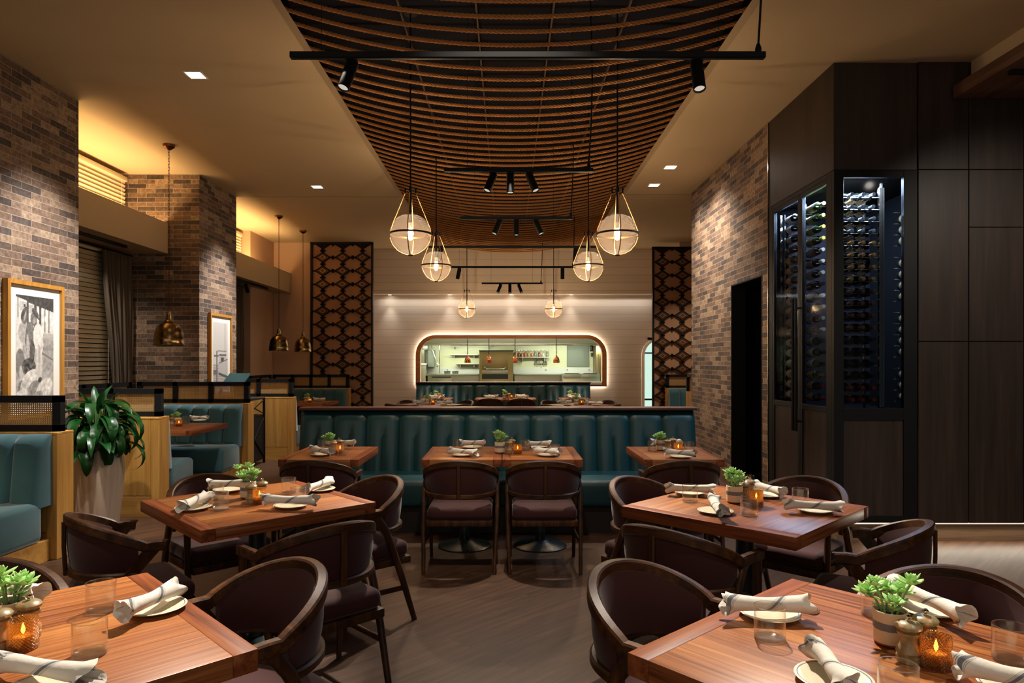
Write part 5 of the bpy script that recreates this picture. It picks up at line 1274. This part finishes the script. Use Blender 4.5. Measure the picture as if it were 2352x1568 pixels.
for px, lb in ((1028, 'electric socket on the backsplash on the lattice side'), (1254, 'electric socket on the backsplash under the knife strip'), (1303, 'electric socket under the grey board, nearer the oven'), (1353, 'electric socket under the grey board, farther from the oven')):
    x, z = kx(px), kz(849); one('wall_socket', lb, 'socket', [('plate', MB().box(x - .03, x + .03, KD - .02, KD - .012, z - .035, z + .035, .003), 'white_plastic'), ('slot', MB().box(x - .012, x + .012, KD - .022, KD - .02, z - .015, z + .015), 'kgrey')], 'kitchen sockets')
for a, b, py, lb in ((1036, 1134, 795, 'upper steel pipe shelf on the kitchen wall'), (1036, 1099, 815, 'middle steel pipe shelf on the kitchen wall'), (1049, 1099, 836, 'low steel shelf above the lattice side counter')):
    one('wall_shelf', lb, 'shelf', [('shelf', MB().box(kx(a), kx(b), KD - .2, KD, kz(py) - .012, kz(py) + .012, .004), 'steel'), ('bracket', MB().box(kx(a) + .1, kx(a) + .12, KD - .18, KD, kz(py) - .08, kz(py) - .012).box(kx(b) - .12, kx(b) - .1, KD - .18, KD, kz(py) - .08, kz(py) - .012), 'kgrey')])
for i, px in enumerate((1030, 1048)):
    one('steel_pan', ('dark steel pan on the counter, lattice end', 'dark steel pan on the counter, oven end')[i], 'pan', [('pan', MB().lathe([(0, 0), (.075, 0), (.085, .07), (.09, .075), (.08, .07), (.07, .01), (0, .01)], 18, (kx(px), 18.25, zc + .001)), 'kgrey'), ('handle', MB().tube([(kx(px), 18.17, zc + .06), (kx(px) + .05, 18.06, zc + .075)], .008, 6), 'kdark')])
sz = kz(819.5)
one('spice_shelf', 'white wall shelf carrying spice jars beside the oven', 'shelf', [('board', MB().box(kx(1181), kx(1260), KD - .22, KD, sz - .02, sz, .003), 'white_plastic'), ('bracket', MB().box(kx(1199), kx(1201), KD - .2, KD, sz - .13, sz - .02).box(kx(1249), kx(1251), KD - .2, KD, sz - .13, sz - .02), 'kgrey')])
jp = (1185, 1192, 1199.5, 1207, 1214.5, 1222, 1230, 1238.5, 1248, 1257); jm = ('yellow_spice', 'red_spice', 'orange_spice', 'orange_spice', 'yellow_spice', 'orange_spice', 'kgrey', 'red_spice', 'wax', 'kgrey')
for i, (px, mt) in enumerate(zip(jp, jm)):
    r = .034; x = kx(px, KD - .1)
    one('spice_jar', '%s spice jar on the white kitchen shelf, counted from the oven' % ordinal(i + 1), 'jar', [('glass', MB().lathe([(0, 0), (r, 0), (r, .165), (r * .9, .17)], 16, (x, KD - .1, sz + .001)), 'glass'), ('contents', MB().lathe([(0, .004), (r * .9, .004), (r * .9, .14 - .02 * (i % 3)), (0, .14 - .02 * (i % 3))], 14, (x, KD - .1, sz + .001)), mt), ('lid', MB().lathe([(0, .17), (r, .17), (r, .185), (0, .185)], 16, (x, KD - .1, sz + .001)), 'silver')], 'spice jars')
zk = kz(836)
one('knife_strip', 'dark magnetic strip on the kitchen wall under the spice shelf', 'knife rack', [('strip', MB().box(kx(1226), kx(1257), KD - .015, KD, zk - .015, zk + .015), 'kdark')])
for i, px in enumerate((1229, 1233, 1238, 1243, 1249, 1254)):
    x = kx(px); L = (.10, .13, .08, .18, .12, .09)[i]
    one('kitchen_knife', '%s knife on the magnetic strip, counted from the oven' % ordinal(i + 1), 'knife', [('blade', MB().box(x - .012, x + .012, KD - .022, KD - .017, zk - L * .6, zk + .02), 'steel'), ('handle', MB().box(x - .012, x + .012, KD - .032, KD - .014, zk + .02, zk + .02 + L * .8, .004), 'wax' if i == 3 else 'kdark')], 'kitchen knives')
one('grey_board', 'large grey steel door panel at the kitchen back wall', 'panel', [('sheet', MB().box(kx(1302), kx(1353), KD - .03, KD, kz(842), kz(792), .004), 'kgrey'), ('hinge_rail', MB().box(kx(1300), kx(1358), KD - .05, KD - .02, kz(792), kz(790)), 'silver')])
one('wall_phone', 'black wall telephone unit beside the grey board', 'telephone', [('body', MB().box(kx(1355), kx(1361), KD - .08, KD, kz(806), kz(793), .01), 'kdark'), ('cradle', MB().box(kx(1357), kx(1360), KD - .08, KD, kz(818), kz(810), .005), 'kdark')])
one('fridge', 'tall stainless fridge at the arched door end of the kitchen', 'fridge', [('body', MB().box(at(1369, 17.9), at(1400, 17.9), 17.9, KD - .014, .05, 1.93, .01), 'steel_warm'), ('door', MB().box(at(1371, 17.88), at(1399, 17.88), 17.87, 17.9, .1, 1.9, .006), 'steel_warm'), ('handle', MB().tube([(at(1374, 17.85), 17.84, 1.2), (at(1374, 17.85), 17.84, 1.7)], .012, 8), 'silver')])
one('under_counter_fridge', 'low steel drawer unit near the arched door end', 'drawers', [('body', MB().box(at(1292, 17.4), at(1378, 17.4), 17.4, 17.85, 0, kz(858, 17.4), .005), 'steel'), ('drawer', MB().box(at(1293, 17.39), at(1334, 17.39), 17.385, 17.4, kz(868, 17.4), kz(859, 17.4), .003), 'steel'), ('drawer', MB().box(at(1336, 17.39), at(1377, 17.39), 17.385, 17.4, kz(868, 17.4), kz(859, 17.4), .003), 'steel'), ('vent', MB().box(at(1297, 17.39), at(1330, 17.39), 17.38, 17.4, kz(858, 17.4) + .002, kz(857, 17.4) + .003).box(at(1340, 17.39), at(1372, 17.39), 17.38, 17.4, kz(858, 17.4) + .002, kz(857, 17.4) + .003), 'kdark')])
one('prep_machine', 'grey steel machine at the lattice end of the kitchen', 'machine', [('head', MB().box(kx(965), kx(985), KD - .28, KD - .05, kz(804), kz(792), .01), 'steel'), ('column', MB().box(kx(968), kx(979), KD - .45, KD - .1, kz(834), kz(804)), 'steel'), ('cabinet', MB().box(kx(985), kx(1000), KD - .24, KD - .02, kz(842), kz(804), .006), 'kgrey'), ('stand', MB().box(kx(958), kx(983), KD - .5, KD - .02, .02, kz(836), .005), 'steel'), ('tray', MB().box(kx(957), kx(984), KD - .52, KD - .02, kz(838), kz(834), .004), 'white_plastic')])
one('spray_tap', 'sprung rinse tap hanging over the lattice side counter', 'tap', [('riser', MB().tube([(kx(1011), KD - .2, zc), (kx(1011), KD - .2, kz(786))], .012, 8), 'silver'), ('arm', MB().tube([(kx(990), KD - .28, kz(786)), (kx(1006), KD - .28, kz(834))], .014, 8), 'silver'), ('nozzle', MB().tube([(kx(1006), KD - .28, kz(834)), (kx(1010), KD - .28, kz(838)), (kx(1006), KD - .28, kz(842))], .022, 8), 'silver')])
DH = 16.25
hl = thing('heat_lamp', 'x', 'heat lamp')
MB().lathe([(.075, 0), (.074, .05), (.062, .11), (.04, .145), (.02, .15), (.02, .175), (.014, .185), (0, .185)], 24).build('shade', 'heat', hl)
MB().lathe([(.072, .002), (.07, .05), (.05, .11), (0, .13)], 20).build('shade_lining', 'white_plastic', hl)
MB().lathe([(0, .03), (.022, .045), (.024, .07), (0, .1)], 12).build('bulb', emis('heat bulb', 'ffb070', 10), hl)
mm = MB(); mm.tube([(.012 * math.cos(a * .9), .012 * math.sin(a * .9), .185 + a * .0045) for a in range(0, 220)], .0055, 5); mm.build('coiled_cord', 'black', hl)
for px, lb in ((1074, 'copper heat lamp hanging in the pass window, first from the lattice side'), (1123, 'copper heat lamp hanging before the oven door'), (1183, 'copper heat lamp hanging at the edge of the oven'), (1278, 'copper heat lamp hanging alone beside the grey board')):
    place(hl, lb, (at(px, DH), DH, kz(833, DH)), px * .3, 'copper heat lamps')
one('pass_shelf', 'steel pass shelf inside the kitchen window', 'shelf', [('top', MB().box(-2.0, 2.2, 15.75, 16.3, .93, .975, .004), 'steel'), ('cabinet', MB().box(-2.0, 2.2, 15.8, 16.25, 0, .93), 'steel')])
# ------------------------------------------------------------------ light
def P3(k, z=.76):
    (x, y), a = TAB[k]; return (x, y, z)
W = (1, .88, .74); WN = (1, .97, .94)
T = 3.0
spot('track_beam', (-.14, 5.55, T), P3('TL'), 420, 30, .55, W); spot('track_beam', (.20, 5.55, T), P3('TR'), 420, 30, .55, W)
spot('track_beam', (.022, 5.52, T), (0, 4.0, .3), 100, 60, .7, W)
spot('track_beam', (-.11, 7.48, T), (-1.44, 5.85, .76), 230, 46, .6, W); spot('track_beam', (.33, 7.48, T), (1.34, 5.85, .76), 230, 46, .6, W); spot('track_beam', (.095, 7.48, T), (-.04, 5.5, .76), 300, 54, .6, W)
spot('track_beam', (-.83, 3.44, T), P3('FL'), 260, 38, .5, W); spot('track_beam', (.97, 3.43, T), P3('FR'), 210, 38, .5, W)
for sx in (-1, 1):
    spot('track_beam', (sx * .93, 9.3, T), (sx * 1.3, 11.9, .76), 200, 30, .6, W)
    spot('track_beam', (sx * .85, 11.3, T), (sx * 1.4, 13.9, .76), 150, 26, .6, W)
spot('track_beam', (.045, 13.5, T), (0, 13.8, .76), 40, 40, .6, W)
spot('downlight_or_fill', (-2.72, 5.95, 3.98), (-4.15, 5.95, 1.5), 260, 62, .8, WN, .05)
spot('downlight_or_fill', (-2.72, 9.75, 3.98), (-4.15, 9.75, 1.5), 240, 62, .8, WN, .05)
spot('downlight_or_fill', (2.09, 8.77, 3.98), (2.62, 8.9, 1.2), 120, 120, 1.0, W, .05); spot('downlight_or_fill', (2.07, 9.65, 3.98), (2.62, 9.5, 1.2), 80, 120, 1.0, W, .05)
spot('downlight_or_fill', (-2.72, 2.2, 3.98), (-2.2, 2.4, 0), 45, 70, .8, W, .05); spot('downlight_or_fill', (2.6, 3.6, 3.98), (2.9, 4.2, 0), 120, 62, .7, W, .05)
spot('downlight_or_fill', (2.2, 1.3, 3.98), (1.1, 1.8, .7), 40, 40, .6, W, .04)
spot('downlight_or_fill', (-2.72, 3.9, 3.98), (-3.8, 4.9, .6), 22, 60, .8, W, .05); spot('downlight_or_fill', (-2.72, 4.4, 3.98), (-3.6, 6.6, .7), 110, 44, .8, W, .05)  # two added fill spots that brighten the booth ends, no fitting behind them
spot('bell_lamp', (-3.9, 4.0, 1.8), (-3.9, 4.0, 0), 15, 110, .6, (1, .74, .48), .03)
spot('downlight_or_fill', (0, 2.6, 3.98), (0, 5.3, .6), 70, 46, .9, W, .06)  # added fill from the camera side for the mid chair backs, not a fitting
spot('ledge_beam', (-4.73, 7.4, 2.88), (-5.0, 8.6, 1.7), 26, 60, .9, W, .04)
spot('panel_beam', (4.3, 3.3, 3.6), (4.3, 5.69, 1.7), 75, 75, 1.0, W, .04)
for px in (895, 1033, 1175, 1312): spot('wall_wash', (at(px, 15.42), 15.40, 3.0), (at(px, 15.42), 15.46, .2), 9, 62, 1.0, (1, .93, .86), .02)
area('wall_wash_fill', (.2, 15.40, 2.99), (math.radians(-14), 0, 0), 6.2, .05, 8, (1, .94, .88))  # added fill to lift the wall; only the small round lights are fittings
AM = (1, .66, .30)
area('cove_glow', (-4.86, 7.8, 3.02), (PI, 0, 0), .3, 2.4, 20, AM); area('cove_glow', (-4.80, 11.7, 3.02), (PI, 0, 0), .3, 2.6, 26, AM)
area('kitchen_light', (0, 16.5, 2.85), (0, 0, 0), 3.6, .4, 45, (.94, 1, .78)); area('kitchen_light', (-1.3, 17.7, 1.92), (math.radians(25), 0, 0), 2.0, .1, 8, (.94, 1, .80)); area('kitchen_light', (1.5, 17.7, 1.92), (math.radians(25), 0, 0), 2.0, .1, 8, (.94, 1, .80))
for k in ('TL', 'TR', 'FL', 'FR'): pass
area('base_glow', (4.2, PF - .002, .145), (math.radians(-55), 0, 0), 2.4, .02, 2.6, (1, .86, .68))
spot('passage_far', (3.7, 12.6, 3.9), (3.8, 13.6, .8), 60, 80, .8, W, .05)
w = bpy.data.worlds.new('room glow'); sc.world = w; w.use_nodes = True
bg = w.node_tree.nodes['Background']; bg.inputs[0].default_value = (1, .88, .74, 1); bg.inputs[1].default_value = .27
# ------------------------------------------------------------------ camera and colour
cam = bpy.data.cameras.new('camera'); co = bpy.data.objects.new('camera', cam); COL.objects.link(co); sc.camera = co
co.location = (0, 0, EYE); co.rotation_euler = (PI / 2, 0, 0)
cam.sensor_width = 36; cam.lens = 24; cam.shift_x = (1176 - HX) / 2352; cam.shift_y = (HY - 784) / 2352; cam.clip_start = .05; cam.clip_end = 60
vs = sc.view_settings; vs.view_transform = 'Standard'; vs.look = 'None'; vs.gamma = 1; vs.use_curve_mapping = False; vs.exposure = 1.5
cy = sc.cycles; cy.use_denoising = True; cy.max_bounces = 8; cy.diffuse_bounces = 4; cy.glossy_bounces = 4; cy.transparent_max_bounces = 16; cy.sample_clamp_indirect = 4; cy.caustics_reflective = False; cy.caustics_refractive = False
# only what stands in the scene stays: a prototype that was never placed is removed
for o in list(bpy.data.objects):
    if o.parent is None and o.get('label') == 'x':
        for c in [c for c in bpy.data.objects if c.parent is o]: bpy.data.objects.remove(c)
        bpy.data.objects.remove(o)
